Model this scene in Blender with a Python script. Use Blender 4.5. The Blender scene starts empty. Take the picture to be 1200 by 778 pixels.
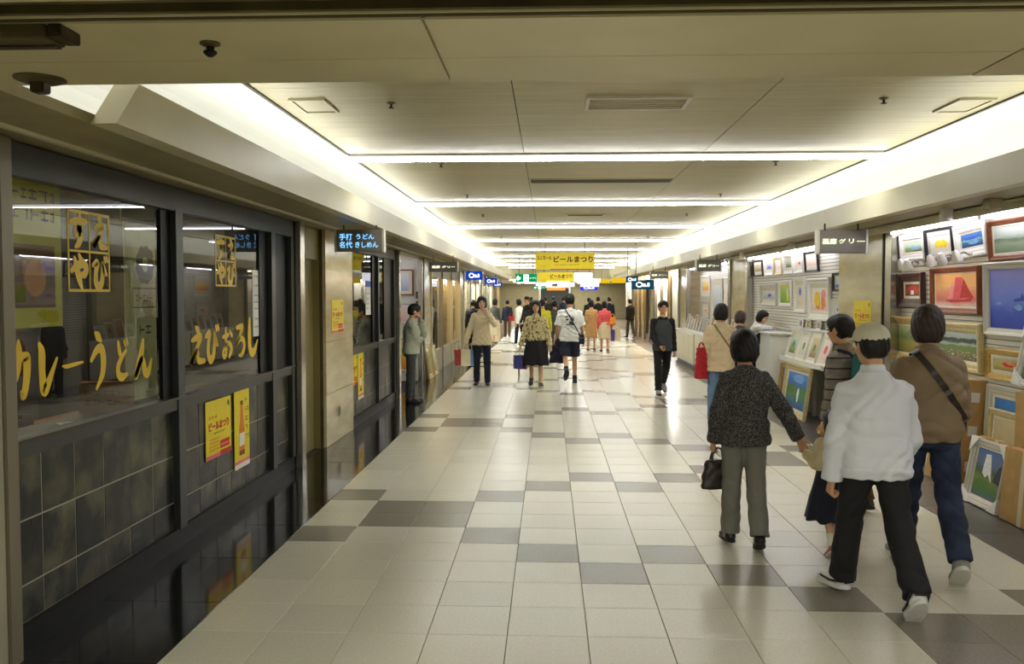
import bpy, bmesh, math, random
import numpy as np
from mathutils import Vector, Matrix
EXPOSURE, COVE_W, STRIP_E = 0.55, 18.0, 33.0

# ------------------------------------------------------------------ camera, world, large lights, exposure
SC = bpy.context.scene
COL = SC.collection
random.seed(11)
FPX = 1018.0                                  # focal length for a picture 1200 px wide
cam_d = bpy.data.cameras.new('camera'); cam_d.sensor_width = 36; cam_d.lens = 36*FPX/1200; cam_d.clip_end = 200; cam_d.clip_start = .05
cam = bpy.data.objects.new('camera', cam_d); COL.objects.link(cam); SC.camera = cam
yaw = math.atan(43/FPX); pit = -math.atan(44/FPX*math.cos(yaw))
cam.location = (0, 0, 1.8); cam.rotation_euler = (math.pi/2 + pit, 0, yaw)

SC.view_settings.view_transform = 'Standard'; SC.view_settings.look = 'None'; SC.view_settings.gamma = 1
SC.view_settings.use_curve_mapping = False; SC.view_settings.exposure = EXPOSURE
w = bpy.data.worlds.new('world'); SC.world = w; w.use_nodes = True
w.node_tree.nodes['Background'].inputs[0].default_value = (.9, .95, 1, 1); w.node_tree.nodes['Background'].inputs[1].default_value = .02
SC.cycles.max_bounces = 9; SC.cycles.diffuse_bounces = 5; SC.cycles.glossy_bounces = 4; SC.cycles.transparent_max_bounces = 24
SC.cycles.sample_clamp_indirect = 6; SC.cycles.caustics_reflective = False; SC.cycles.caustics_refractive = False

def area(name, loc, rot, sx, sy, watts, col=(.99, 1, .95), spread=180):
    l = bpy.data.lights.new(name, 'AREA'); l.shape = 'RECTANGLE'; l.size = sx; l.size_y = sy; l.energy = watts; l.color = col; l.spread = math.radians(spread)
    o = bpy.data.objects.new(name, l); o.location = loc; o.rotation_euler = rot; COL.objects.link(o); return o
for s_, xc in ((-1, -2.20), (1, 3.46)):       # fluorescent rows lying in the trough behind each fascia, shining up
    for k in range(8):
        y0, y1 = (3.3 if k == 0 else 3.8 + k*5.15), 3.8 + (k+1)*5.15
        area('cove_row', (xc, (y0+y1)/2, 2.70), (math.pi, s_*.12, 0), .10, y1-y0-.02, COVE_W*(y1-y0)/5.15)
area('restaurant_fill', (-2.84, 6.0, 2.56), (0, 0, 0), .12, 3.4, 9, (1, .87, .66))  # unseen strip added to light the front of things inside the window
area('restaurant_fill', (-4.3, 6.6, 2.5), (0, 0, 0), 1.2, 2.4, 16, (1, .85, .62))
area('hall_fill', (.6, 58, 2.58), (0, 0, 0), 8, 14, 500)  # added fill without a fixture, brightens the far hall and its end wall
area('restaurant_fill', (-4.2, 12.9, 2.5), (0, 0, 0), 1.2, 1.6, 14, (1, .88, .7))
area('entrance_fill', (.6, .9, 2.54), (0, 0, 0), 4.6, .25, 85)  # this and the next: unseen, added to brighten near backs and the bulkhead
area('entrance_fill', (.6, -1.6, 2.54), (0, 0, 0), 4.6, .25, 85)

# ------------------------------------------------------------------ helpers
def lin(c): c = c/255; return c/12.92 if c <= .04045 else ((c+.055)/1.055)**2.4
def rgb(*c): return tuple(lin(x) for x in c)
M = {}
def mat(name, col, rough=.5, metal=0.0, var=0.0, vs=6.0, stretch=(1,1,1), bump=0.0, bs=60.0, rand=0.0, emit=0.0, spec=.5, col2=None, lo=.35, hi=.65, detail=4, coat=0.0, aniso=0.0, coord='Object', sheen=0.0, shift=0.0):
    m = bpy.data.materials.new(name); m.use_nodes = True; nt = m.node_tree; N, L = nt.nodes, nt.links; b = N['Principled BSDF']
    c = rgb(*col); b.inputs['Base Color'].default_value = (*c, 1); b.inputs['Roughness'].default_value = rough; b.inputs['Metallic'].default_value = metal
    b.inputs['Specular IOR Level'].default_value = spec; b.inputs['Coat Weight'].default_value = coat; b.inputs['Sheen Weight'].default_value = sheen
    last = None
    if var or col2 or bump:
        tc = N.new('ShaderNodeTexCoord'); mp = N.new('ShaderNodeMapping'); mp.inputs['Scale'].default_value = stretch; L.new(tc.outputs[coord], mp.inputs[0])
        if shift:                     # every piece gets its own stretch of the pattern
            oi = N.new('ShaderNodeObjectInfo'); cb = N.new('ShaderNodeCombineXYZ'); sm = N.new('ShaderNodeMath'); sm.operation = 'MULTIPLY'; sm.inputs[1].default_value = shift; L.new(oi.outputs['Random'], sm.inputs[0])
            for i_ in range(3): L.new(sm.outputs[0], cb.inputs[i_])
            L.new(cb.outputs[0], mp.inputs['Location'])
    if var or col2:
        no = N.new('ShaderNodeTexNoise'); no.inputs['Scale'].default_value = vs; no.inputs['Detail'].default_value = detail; L.new(mp.outputs[0], no.inputs[0])
        cr = N.new('ShaderNodeValToRGB'); e = cr.color_ramp.elements; e[0].position = lo; e[1].position = hi
        if col2: e[0].color = (*c, 1); e[1].color = (*rgb(*col2), 1)
        else: e[0].color = (*[x*(1-var) for x in c], 1); e[1].color = (*[min(1, x*(1+var)) for x in c], 1)
        L.new(no.outputs[0], cr.inputs[0]); last = cr.outputs[0]
    if rand:
        oi = N.new('ShaderNodeObjectInfo'); ma = N.new('ShaderNodeMath'); ma.operation = 'MULTIPLY_ADD'; ma.inputs[1].default_value = 2*rand; ma.inputs[2].default_value = 1 - rand
        L.new(oi.outputs['Random'], ma.inputs[0]); mx = N.new('ShaderNodeMix'); mx.data_type = 'RGBA'; mx.blend_type = 'MULTIPLY'; mx.inputs[0].default_value = 1
        if last: L.new(last, mx.inputs[6])
        else: mx.inputs[6].default_value = (*c, 1)
        L.new(ma.outputs[0], mx.inputs[7]); last = mx.outputs[2]
    if last: L.new(last, b.inputs['Base Color'])
    if bump:
        n2 = N.new('ShaderNodeTexNoise'); n2.inputs['Scale'].default_value = bs; n2.inputs['Detail'].default_value = 3; L.new(mp.outputs[0], n2.inputs[0])
        bp = N.new('ShaderNodeBump'); bp.inputs['Strength'].default_value = bump; bp.inputs['Distance'].default_value = .01; L.new(n2.outputs[0], bp.inputs['Height']); L.new(bp.outputs[0], b.inputs['Normal'])
    if emit:
        b.inputs['Emission Color'].default_value = (*c, 1); b.inputs['Emission Strength'].default_value = emit
        if last: L.new(last, b.inputs['Emission Color'])
    M[name] = m; return m

def glow(name, col, e):
    m = bpy.data.materials.new(name); m.use_nodes = True; nt = m.node_tree; nt.nodes.clear(); o = nt.nodes.new('ShaderNodeOutputMaterial'); em = nt.nodes.new('ShaderNodeEmission')
    em.inputs[0].default_value = (*rgb(*col), 1); em.inputs[1].default_value = e; nt.links.new(em.outputs[0], o.inputs[0]); M[name] = m; return m

def glass(name, tint=(235, 240, 235), ior=1.6):
    m = bpy.data.materials.new(name); m.use_nodes = True; nt = m.node_tree; N, L = nt.nodes, nt.links; N.clear(); o = N.new('ShaderNodeOutputMaterial')
    t = N.new('ShaderNodeBsdfTransparent'); t.inputs[0].default_value = (*rgb(*tint), 1); g = N.new('ShaderNodeBsdfGlossy'); g.inputs['Roughness'].default_value = .0
    f = N.new('ShaderNodeFresnel'); f.inputs[0].default_value = ior; mx = N.new('ShaderNodeMixShader'); ge = N.new('ShaderNodeNewGeometry'); iv = N.new('ShaderNodeMath'); iv.operation = 'SUBTRACT'; iv.inputs[0].default_value = 1; L.new(ge.outputs['Backfacing'], iv.inputs[1]); ml = N.new('ShaderNodeMath'); ml.operation = 'MULTIPLY'; L.new(f.outputs[0], ml.inputs[0]); L.new(iv.outputs[0], ml.inputs[1]); L.new(ml.outputs[0], mx.inputs[0]); L.new(t.outputs[0], mx.inputs[1]); L.new(g.outputs[0], mx.inputs[2]); L.new(mx.outputs[0], o.inputs[0])
    M[name] = m; return m

class MB:
    """collects simple shapes; build() links them as ONE mesh object"""
    def __init__(s): s.v, s.f, s.m = [], [], []; s.uv = None
    def add(s, vs, fs, mi=0):
        n = len(s.v); s.v += [tuple(map(float, p)) for p in vs]; s.f += [tuple(i + n for i in f) for f in fs]; s.m += [mi]*len(fs); return s
    def box(s, x0, x1, y0, y1, z0, z1, mi=0):
        return s.add([(x0,y0,z0),(x1,y0,z0),(x1,y1,z0),(x0,y1,z0),(x0,y0,z1),(x1,y0,z1),(x1,y1,z1),(x0,y1,z1)], [(0,3,2,1),(4,5,6,7),(0,1,5,4),(1,2,6,5),(2,3,7,6),(3,0,4,7)], mi)
    def slab(s, x0, x1, y0, y1, z0, z1, c=.004, mi=0):          # box with chamfered upper rim
        return s.add([(x0,y0,z0),(x1,y0,z0),(x1,y1,z0),(x0,y1,z0),(x0,y0,z1-c),(x1,y0,z1-c),(x1,y1,z1-c),(x0,y1,z1-c),(x0+c,y0+c,z1),(x1-c,y0+c,z1),(x1-c,y1-c,z1),(x0+c,y1-c,z1)],
            [(0,3,2,1),(0,1,5,4),(1,2,6,5),(2,3,7,6),(3,0,4,7),(4,5,9,8),(5,6,10,9),(6,7,11,10),(7,4,8,11),(8,9,10,11)], mi)
    def prism(s, pts, axis, a, b, mi=0):                        # 2-D outline pushed along an axis ('x': pts are (y,z); 'y': (x,z); 'z': (x,y))
        P = {'x': lambda p, t: (t, p[0], p[1]), 'y': lambda p, t: (p[0], t, p[1]), 'z': lambda p, t: (p[0], p[1], t)}[axis]; n = len(pts)
        return s.add([P(p, a) for p in pts] + [P(p, b) for p in pts], [tuple(range(n))[::-1], tuple(range(n, 2*n))] + [(i, (i+1) % n, n + (i+1) % n, n + i) for i in range(n)], mi)
    def lathe(s, prof, c=(0,0,0), n=16, mi=0, axis='z'):        # profile of (radius, height)
        vs, fs = [], []
        for r, z in prof:
            for k in range(n):
                a = 2*math.pi*k/n; x, y = r*math.cos(a), r*math.sin(a)
                p = {'z': (x, y, z), 'x': (z, x, y), 'y': (y, z, x)}[axis]; vs.append((p[0]+c[0], p[1]+c[1], p[2]+c[2]))
        for i in range(len(prof)-1):
            for k in range(n): fs.append((i*n+k, i*n+(k+1) % n, (i+1)*n+(k+1) % n, (i+1)*n+k))
        fs.append(tuple(range(n))[::-1]); fs.append(tuple((len(prof)-1)*n + k for k in range(n))); return s.add(vs, fs, mi)
    def ball(s, c, r, n=16, m=10, mi=0):
        return s.lathe([(max(1e-3, r*math.sin(math.pi*i/m)), -r*math.cos(math.pi*i/m)) for i in range(m+1)], c, n, mi)
    def tube(s, pts, r, n=8, mi=0, closed=False, flat=None):    # round tube (or flat strap: flat = (half width, half thickness, up vector))
        P = [np.array(p, float) for p in pts]; vs, fs = [], []; u = None; m = len(P)
        for i in range(m):
            d = P[(i+1) % m] - P[i-1] if (closed or 0 < i < m-1) else (P[1]-P[0] if i == 0 else P[-1]-P[-2]); d = d/max(1e-9, np.linalg.norm(d))
            if u is None: u = np.cross(d, [0,0,1] if abs(d[2]) < .9 else [1,0,0])
            u = u - d*(u @ d); u = u/max(1e-9, np.linalg.norm(u)); w_ = np.cross(d, u); rr = r[i] if isinstance(r, (list, tuple, np.ndarray)) else r
            for k in range(n): a = 2*math.pi*k/n; vs.append(P[i] + rr*(math.cos(a)*u + math.sin(a)*w_))
        for i in range(m if closed else m-1):
            for k in range(n): fs.append((i*n+k, i*n+(k+1) % n, ((i+1) % m)*n+(k+1) % n, ((i+1) % m)*n+k))
        if not closed: fs.append(tuple(range(n))[::-1]); fs.append(tuple((m-1)*n+k for k in range(n)))
        return s.add(vs, fs, mi)
    def mesh(s, name, mats):
        me = bpy.data.meshes.new(name); me.from_pydata(s.v, [], s.f)
        for m in (mats if isinstance(mats, (list, tuple)) else [mats]): me.materials.append(M[m] if isinstance(m, str) else m)
        me.polygons.foreach_set('material_index', s.m); me.update(); return me
    def build(s, name, mats, parent=None, loc=(0,0,0), rz=0.0, smooth=False, bevel=0.0, fixn=True):
        me = s.mesh(name, mats)
        if fixn:
            bm = bmesh.new(); bm.from_mesh(me); bmesh.ops.recalc_face_normals(bm, faces=bm.faces)
            if bevel: bmesh.ops.bevel(bm, geom=[e for e in bm.edges if len(e.link_faces) == 2 and e.calc_face_angle() > .6], offset=bevel, segments=2, affect='EDGES')
            bm.to_mesh(me); bm.free()
        if smooth: me.polygons.foreach_set('use_smooth', [True]*len(me.polygons)); me.set_sharp_from_angle(angle=.7)
        o = bpy.data.objects.new(name, me); COL.objects.link(o); o.location = loc; o.rotation_euler = (0, 0, rz)
        if parent is not None: o.parent = parent
        return o

def tag(o, label=None, cat=None, group=None, kind=None):
    if label: o['label'] = label
    if cat: o['category'] = cat
    if group: o['group'] = group
    if kind: o['kind'] = kind
    return o
def empty(name, loc=(0,0,0), rz=0.0, label=None, cat=None, group=None, kind=None):
    o = bpy.data.objects.new(name, None); COL.objects.link(o); o.location = loc; o.rotation_euler = (0, 0, rz); o.empty_display_size = .1
    return tag(o, label, cat, group, kind)
def share(o, me_name, parent, loc=(0,0,0), rot=(0,0,0), scale=(1,1,1)):
    c = bpy.data.objects.new(me_name, o); COL.objects.link(c); c.parent = parent; c.location = loc; c.rotation_euler = rot; c.scale = scale; return c
def copy_tree(o, parent=None):
    c = o.copy(); COL.objects.link(c); c.parent = parent
    for ch in list(o.children): copy_tree(ch, c)
    return c
ORD = ['nearest', 'second', 'third', 'fourth', 'fifth', 'sixth', 'seventh', 'eighth', 'ninth', 'tenth', 'eleventh', 'twelfth', 'thirteenth', 'fourteenth']
def nth(i): return ORD[i] if i < len(ORD) else 'far'

def text_mesh(name, body, size, m, parent, loc, rot, bold=0.0, align='LEFT', fit=None, shear=0.0, extrude=0.0006, spacing=1.0):
    """flat lettering as a mesh: built from the built-in font, so nothing is loaded"""
    c = bpy.data.curves.new(name, 'FONT'); c.body = body; c.size = size; c.align_x = align; c.offset = bold; c.shear = shear; c.extrude = extrude; c.space_character = spacing; c.resolution_u = 3
    t = bpy.data.objects.new(name, c); COL.objects.link(t); dg = bpy.context.evaluated_depsgraph_get(); me = bpy.data.meshes.new_from_object(t.evaluated_get(dg)); bpy.data.objects.remove(t); bpy.data.curves.remove(c)
    me.name = name; me.materials.clear(); me.materials.append(M[m])
    if fit:
        co = np.empty(len(me.vertices)*3, np.float32); me.vertices.foreach_get('co', co); co = co.reshape(-1, 3); lo, hi = co.min(0), co.max(0)
        co[:,0] = (co[:,0]-lo[0])/(hi[0]-lo[0])*fit[0]; co[:,1] = (co[:,1]-lo[1])/(hi[1]-lo[1])*fit[1]; me.vertices.foreach_set('co', co.ravel()); me.update()
    o = bpy.data.objects.new(name, me); COL.objects.link(o); o.parent = parent; o.location = loc; o.rotation_euler = rot; return o
def marks(name, m, parent, x0, x1, y, z0, z1, rows, seed=1):
    """rows of small strokes for print too fine to read; lies in the plane y"""
    r = random.Random(seed); b = MB(); rh = (z1-z0)/rows
    for i in range(rows):
        x = x0; zc = z0 + (i+.5)*rh
        while x < x1 - rh*.3:
            w_ = r.uniform(.35, .8)*rh; t_ = r.random()
            if t_ < .5: b.box(x, min(x1, x+w_), y-.0006, y, zc+rh*.12, zc+rh*.22).box(x, min(x1, x+w_), y-.0006, y, zc-rh*.25, zc-rh*.15).box(x+w_*.4, x+w_*.52, y-.0006, y, zc-rh*.3, zc+rh*.3)
            elif t_ < .8: b.box(x, x+w_*.15, y-.0006, y, zc-rh*.3, zc+rh*.3).box(x, min(x1, x+w_), y-.0006, y, zc-.05*rh, zc+.05*rh)
            else: b.box(x, min(x1, x+w_), y-.0006, y, zc+rh*.18, zc+rh*.28).box(x+w_*.7, x+w_*.85, y-.0006, y, zc-rh*.3, zc+rh*.28)
            x += w_ + rh*.18
    return b.build(name, m, parent)
def logo_mark(t, w_, h_, d):
    """white rounded mark with a ring, as on the blue signs"""
    y = -d/2 - .003; b = MB(); b.tube([(-w_*.16 + w_*.13*math.cos(a), y, h_*.52 + h_*.24*math.sin(a)) for a in np.linspace(0, 2*math.pi, 14, endpoint=False)], h_*.07, 6, closed=True)
    b.box(-w_*.06, w_*.30, y-.001, y, h_*.30, h_*.42); b.box(-w_*.02, w_*.12, y-.001, y, h_*.42, h_*.62); b.box(w_*.20, w_*.30, y-.001, y, h_*.42, h_*.70); b.build('logo_mark', 'lit_white', t)
ON_LEFT = (math.pi/2, 0, math.pi/2)      # text standing on the left wall, read from the passage (runs towards +Y)
ON_RIGHT = (math.pi/2, 0, -math.pi/2)    # text on the right wall, read from the passage (runs towards -Y)
FACING = (math.pi/2, 0, 0)               # text facing the camera end of the passage (runs towards +X)

# ------------------------------------------------------------------ materials
mat('tile', (201,197,178), .24, var=.05, vs=60, rand=.045, bump=.02, bs=9, spec=.5, detail=6)
mat('tile_dark', (126,121,106), .26, var=.10, vs=70, rand=.06, bump=.02, bs=9, detail=6)
mat('grout', (112,100,72), .8)
mat('black_stone', (20,20,17), .10, var=.35, vs=14, bump=.012, bs=5, rand=.12)
mat('grey_stone', (84,80,76), .30, var=.15, vs=20, rand=.05, bump=.02, bs=8)
mat('ceiling_metal', (188,178,136), .40, metal=.15, var=.13, vs=4, stretch=(.3,16,1), rand=.03, bump=.06, bs=3)
mat('bulkhead_paint', (184,175,138), .42, metal=.15, var=.06, vs=2.5, rand=.04)
mat('seam', (70,62,36), .7)
mat('cove_white', (240,240,232), .6, var=.02, vs=1)
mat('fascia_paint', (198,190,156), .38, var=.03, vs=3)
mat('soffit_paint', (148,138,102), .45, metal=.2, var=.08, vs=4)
mat('trim_grey', (120,112,92), .4, metal=.3)
mat('bronze', (92,82,52), .35, metal=.6, var=.2, vs=5)
mat('wall_beige', (150,144,122), .5, var=.05, vs=3)
mat('alcove_olive', (128,116,70), .45, var=.06, vs=3)
mat('marble', (184,170,128), .16, col2=(206,194,156), vs=2.2, stretch=(1,1,4), detail=8, lo=.3, hi=.7, rand=.04)
mat('slate', (17,19,17), .30, spec=.3, col2=(96,92,66), vs=4.5, detail=9, lo=.44, hi=.76, rand=.42, bump=.25, bs=7, shift=40)
mat('joint', (168,162,140), .7)
mat('frame_grey', (58,60,58), .38, metal=.4, var=.06, vs=4)
mat('black', (8,8,7), .4, spec=.2)
mat('steel', (176,172,160), .22, metal=.95, var=.08, vs=3, stretch=(8,8,.4))
mat('dark_steel', (70,64,52), .3, metal=.8)
mat('white_paint', (228,226,218), .5)
mat('slat_white', (226,222,208), .45, var=.03, vs=2)
mat('groove', (140,136,122), .6)
glass('glass', ior=2.0); glass('clear_glass', (248,250,248), 1.40)
mat('yellow_paper', (236,214,28), .5, var=.03, vs=8); mat('yellow_vinyl', (224,188,10), .45)
mat('red_ink', (206,50,30), .6); mat('banner_ink', (110,34,14), .6); mat('pink_ink', (232,120,130), .6); mat('orange_ink', (226,130,24), .6); mat('white_ink', (236,232,220), .6); mat('brown_ink', (120,60,20), .6); mat('dark_ink', (40,34,26), .6)
mat('green_ink', (60,96,40), .6); mat('paper', (226,224,214), .6)
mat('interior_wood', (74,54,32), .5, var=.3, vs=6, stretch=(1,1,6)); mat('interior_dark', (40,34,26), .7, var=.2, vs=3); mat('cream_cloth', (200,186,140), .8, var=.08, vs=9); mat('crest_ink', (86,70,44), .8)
mat('box_brown', (150,104,60), .7, var=.1, vs=9)
mat('cardboard', (186,148,88), .75, var=.08, vs=10); mat('tape', (206,196,160), .4)
mat('gold', (196,164,86), .34, metal=.55, var=.15, vs=30); mat('pale_gold', (206,190,140), .4, metal=.35, var=.1, vs=30); mat('silver_frame', (204,200,186), .38, metal=.3); mat('white_frame', (228,226,214), .5)
mat('wood_frame', (124,68,36), .4, var=.2, vs=14, stretch=(1,6,6)); mat('dark_frame', (58,26,20), .35, var=.2, vs=10); mat('black_frame', (30,26,24), .4); mat('linen', (222,214,190), .8, var=.05, vs=40)
mat('lamp_white', (216,212,200), .4, metal=.2)
mat('rubber', (200,198,190), .6); mat('rubber_dark', (26,24,22), .6)
mat('sign_grey', (104,98,88), .5); mat('sign_edge', (190,184,170), .35, metal=.4)
glow('strip_glow', (250,252,248), STRIP_E); glow('strip_side', (244,244,255), 2.4); glow('tube_glow', (232,232,255), 19.0); glow('spot_glow', (255,236,214), 14.0)
glow('lit_white', (244,246,255), 1.5); glow('lit_blue', (20,62,176), .75); glow('lit_blue_deep', (40,50,220), 1.1); glow('lit_green', (0,150,80), .75); glow('lit_yellow', (230,186,30), .75); glow('lit_teal', (24,74,92), .6); glow('sign_text', (225,235,190), 1.6); glow('sign_text_blue', (110,180,240), 1.5); glow('lit_warm', (255,214,160), 7.0); glow('hall_glow', (250,250,255), 24.0); glow('lit_orange', (240,150,60), 1.0)
mat('far_dark', (46,44,38), .6)
mat('skin', (196,148,112), .5, var=.05, vs=20); mat('skin_pale', (214,170,136), .5, var=.05, vs=20); mat('skin_tan', (170,118,82), .5, var=.05, vs=20)
mat('hair', (20,15,12), .52, spec=.35, var=.3, vs=60, stretch=(4,4,.6), bump=.2, bs=90, detail=6); mat('hair_brown', (44,27,19), .52, var=.3, vs=60, stretch=(4,4,.6), bump=.35, bs=90); mat('eye', (30,22,18), .2); mat('lip', (176,92,80), .45)
# ------------------------------------------------------------------ floor
S = .4235; X0 = -1.91; XR = X0 + 12*S; YR = 4.5135 - S
DARK = {0:(9,10),1:(9,10),2:(8,11),3:(5,7),4:(4,6),5:(0,3),6:(1,2),7:(1,2),8:(0,3),9:(4,6),10:(5,7),11:(8,11)}
floor = MB().box(-6.2, 6.0, -3.2, 80, -.10, -.012).build('floor', 'grout'); tag(floor, 'floor of the passage under its cream and grey chequered tiles', kind='structure')
g = .0018
tl = MB().slab(g, S-g, g, S-g, -.03, 0, .002).mesh('floor_tile', 'tile'); td = MB().slab(g, S-g, g, S-g, -.03, 0, .002).mesh('floor_tile', 'tile_dark')
for r in range(25):
    for c in range(12):
        share(td if c in DARK[r % 12] else tl, 'floor_tile', floor, (X0 + c*S, YR + r*S, 0))
far = MB()
for r in list(range(-16, 0)) + list(range(25, 178)):
    for c in range(12):
        far.slab(X0 + c*S + g, X0 + (c+1)*S - g, YR + r*S + g, YR + (r+1)*S - g, -.03, 0, .002, 1 if c in DARK[r % 12] else 0)
tag(far.build('tile_field', ['tile', 'tile_dark'], floor), kind='stuff')
bl = MB().slab(g, .74-g, g, 2*S-g, -.03, 0, .0015).mesh('border_slab', 'black_stone'); br = MB().slab(g, 1.0-g, g, 2*S-g, -.03, 0, .0015).mesh('border_slab', 'grey_stone')
for r in range(-4, 42):
    share(bl, 'border_slab', floor, (X0 - .74, YR + r*2*S, 0)); share(br, 'border_slab', floor, (XR, YR + r*2*S, 0))
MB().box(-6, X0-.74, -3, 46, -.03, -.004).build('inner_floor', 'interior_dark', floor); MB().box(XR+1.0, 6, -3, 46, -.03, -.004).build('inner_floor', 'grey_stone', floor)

# ------------------------------------------------------------------ ceiling: metal panels, bulkhead over the camera end, coves
ZC = 3.185; CX0, CX1 = -1.99, 3.25; cols = [CX0, -.245, 1.50, CX1]; LY = [8.654 + 4.37*k for k in range(9)]
ceil = MB().box(CX0+.03, CX1-.03, 3.0, 45.2, ZC+.012, ZC+.05).build('ceiling', 'seam'); tag(ceil, 'long beige metal panelled ceiling between the two lit coves', kind='structure')
def planks(y0, y1, n, joined):
    d = (y1 - y0)/n; j = MB()
    for i in range(n):
        for k in range(3):
            a, b = cols[k] + .004, cols[k+1] - .004; yy0, yy1 = y0 + i*d + .0016, y0 + (i+1)*d - .0016
            if joined: j.box(a, b, yy0, yy1, ZC, ZC+.012)
            else: MB().box(a, b, yy0, yy1, ZC, ZC+.012).build('ceiling_panel', 'ceiling_metal', ceil)
    if joined: tag(j.build('ceiling_panel_field', 'ceiling_metal', ceil), kind='stuff')
planks(3.10, LY[0]-.08, 12, False)
for k in range(9):
    planks(LY[k]+.08, (LY[k+1] if k < 8 else 45.28) - .08, 9, k > 1)
for x in (CX0, CX1): MB().box(x-.012, x+.012, 3.1, 45.2, ZC-.012, ZC+.05).build('gap_strip', 'dark_steel', ceil)  # dark strip standing in for the shadow line of the edge gap
bulk = empty('ceiling', label='low beige bulkhead crossing the passage at the top of the picture', kind='structure')
MB().box(-3.2, 4.6, 2.38, 3.08, 2.565, 3.6).build('bulkhead_core', 'bulkhead_paint', bulk)
for a, b in ((-3.2, -2.0), (-2.0, -.348), (-.342, 1.447), (1.453, 3.2), (3.2, 4.6)):
    MB().box(a+.002, b-.002, 2.40, 2.788, 2.552, 2.57).build('bulkhead_panel', 'bulkhead_paint', bulk); MB().box(a+.002, b-.002, 2.792, 3.088, 2.552, 2.57).build('bulkhead_panel', 'bulkhead_paint', bulk)
MB().box(-3.2, 4.6, 2.39, 2.41, 2.559, 2.575).build('shadow_gap', 'seam', bulk)
nearc = MB().box(-3.2, 4.6, -3.2, 2.24, 2.56, 2.75).build('ceiling', 'bulkhead_paint'); tag(nearc, 'plain beige ceiling over the camera end of the passage', kind='structure')
trk = MB().box(-3.2, 4.6, 2.24, 2.40, 2.60, 2.75).build('trim_1', 'bronze'); tag(trk, 'bronze shutter track running across the very top of the picture', kind='structure')
MB().box(-3.2, 4.6, 2.25, 2.275, 2.565, 2.60).build('track_lip', 'bronze', trk); MB().box(-3.2, 4.6, 2.36, 2.385, 2.57, 2.60).build('track_lip', 'bronze', trk)
# coves, one each side (mirror about x = .63)
for s_, nm, n0 in ((-1, 'left', 'left'), (1, 'right', 'right')):
    X = lambda d: .63 + s_*d
    cv = empty('trim_2' if s_ < 0 else 'trim_3', label='white lit cove along the %s side of the ceiling' % nm, kind='structure')
    ys = 3.78 if s_ < 0 else 3.06; yt = 4.00 if s_ < 0 else 3.06
    # fascia: a beige upright board whose near end is cut on a slant
    P = [(2.53, 2.552), (2.65, 2.552), (2.65, 2.775), (2.53, 2.775)]; vs = []
    for (d, z) in P: vs.append((X(d), ys if z < 2.6 else yt, z))
    for (d, z) in P: vs.append((X(d), 45.2, z))
    MB().add(vs, [(0,1,2,3),(4,5,6,7),(0,1,5,4),(1,2,6,5),(2,3,7,6),(3,0,4,7)]).build('fascia', 'fascia_paint', cv)
    def bx(d0, d1, y0, y1, z0, z1): return MB().box(min(X(d0),X(d1)), max(X(d0),X(d1)), y0, y1, z0, z1)
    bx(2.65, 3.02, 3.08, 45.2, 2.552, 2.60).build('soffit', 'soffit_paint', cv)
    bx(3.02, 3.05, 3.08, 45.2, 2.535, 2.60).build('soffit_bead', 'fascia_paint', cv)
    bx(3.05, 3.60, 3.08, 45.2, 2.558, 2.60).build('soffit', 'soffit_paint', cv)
    prof = [(3.62, 2.60), (3.62, 2.95)] + [(3.62 - .32*(1-math.cos(a)), 2.95 + .32*math.sin(a)) for a in np.linspace(.2, math.pi/2, 7)] + [(2.58, 3.27), (2.58, 3.31), (3.68, 3.31), (3.68, 2.60)]
    MB().prism([(X(d), z) for d, z in prof], 'y', 3.08, 45.2).build('cove_wall', 'cove_white', cv, smooth=False)
    MB().box(min(X(2.60),X(2.66)), max(X(2.60),X(2.66)), 3.08, 45.2, ZC+.03, 3.30).build('cove_return', 'cove_white', cv)

# ------------------------------------------------------------------ side walls: pillars, posts, shop fronts
XL, XRW = -2.63, 3.90
wl = empty('wall_left', label='left side of the passage with marble pillars and shop fronts', kind='structure')
wr = empty('wall_right', label='right side of the passage with marble pillars and gallery bays', kind='structure')
def pillar(par, x, depth, y0, y1, zs=(0, .62, 1.24, 1.86, 2.552)):
    sd = -1 if x < 0 else 1
    MB().box(min(x+sd*.012, x+sd*depth), max(x+sd*.012, x+sd*depth), y0+.01, y1-.01, 0, 2.56).build('pillar_core', 'joint', par)
    for a, b in zip(zs, zs[1:]):
        MB().box(min(x, x+sd*depth), max(x, x+sd*depth), y0, y1, a+.002, b-.002).build('marble_slab', 'marble', par)
def post(par, x, y, wx=.09, wy=.10, z1=2.552, m='steel'):
    MB().box(x-wx/2, x+wx/2, y-wy/2, y+wy/2, 0, z1).build('post', m, par, bevel=.006)
MB().box(-3.4, -2.58, -3.2, 3.98, 0, 2.56).build('near_panel', 'wall_beige', wl); post(wl, -2.61, 4.04, .08, .10, m='trim_grey')
MB().box(-2.9, XL-.02, 4.09, 14.8, 2.545, 2.6).build('header', 'trim_grey', wl)
for y0, y1 in ((10.04, 11.43), (18.0, 19.1), (25.2, 26.5), (32.2, 33.5), (39.2, 40.5)):
    pillar(wl, -2.60, .55, y0, y1)
for y0, y1 in ((10.22, 11.88), (17.35, 18.75), (24.6, 26.0), (32.0, 33.4), (39.2, 40.5)):
    pillar(wr, XRW, .45, y0, y1)

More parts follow.
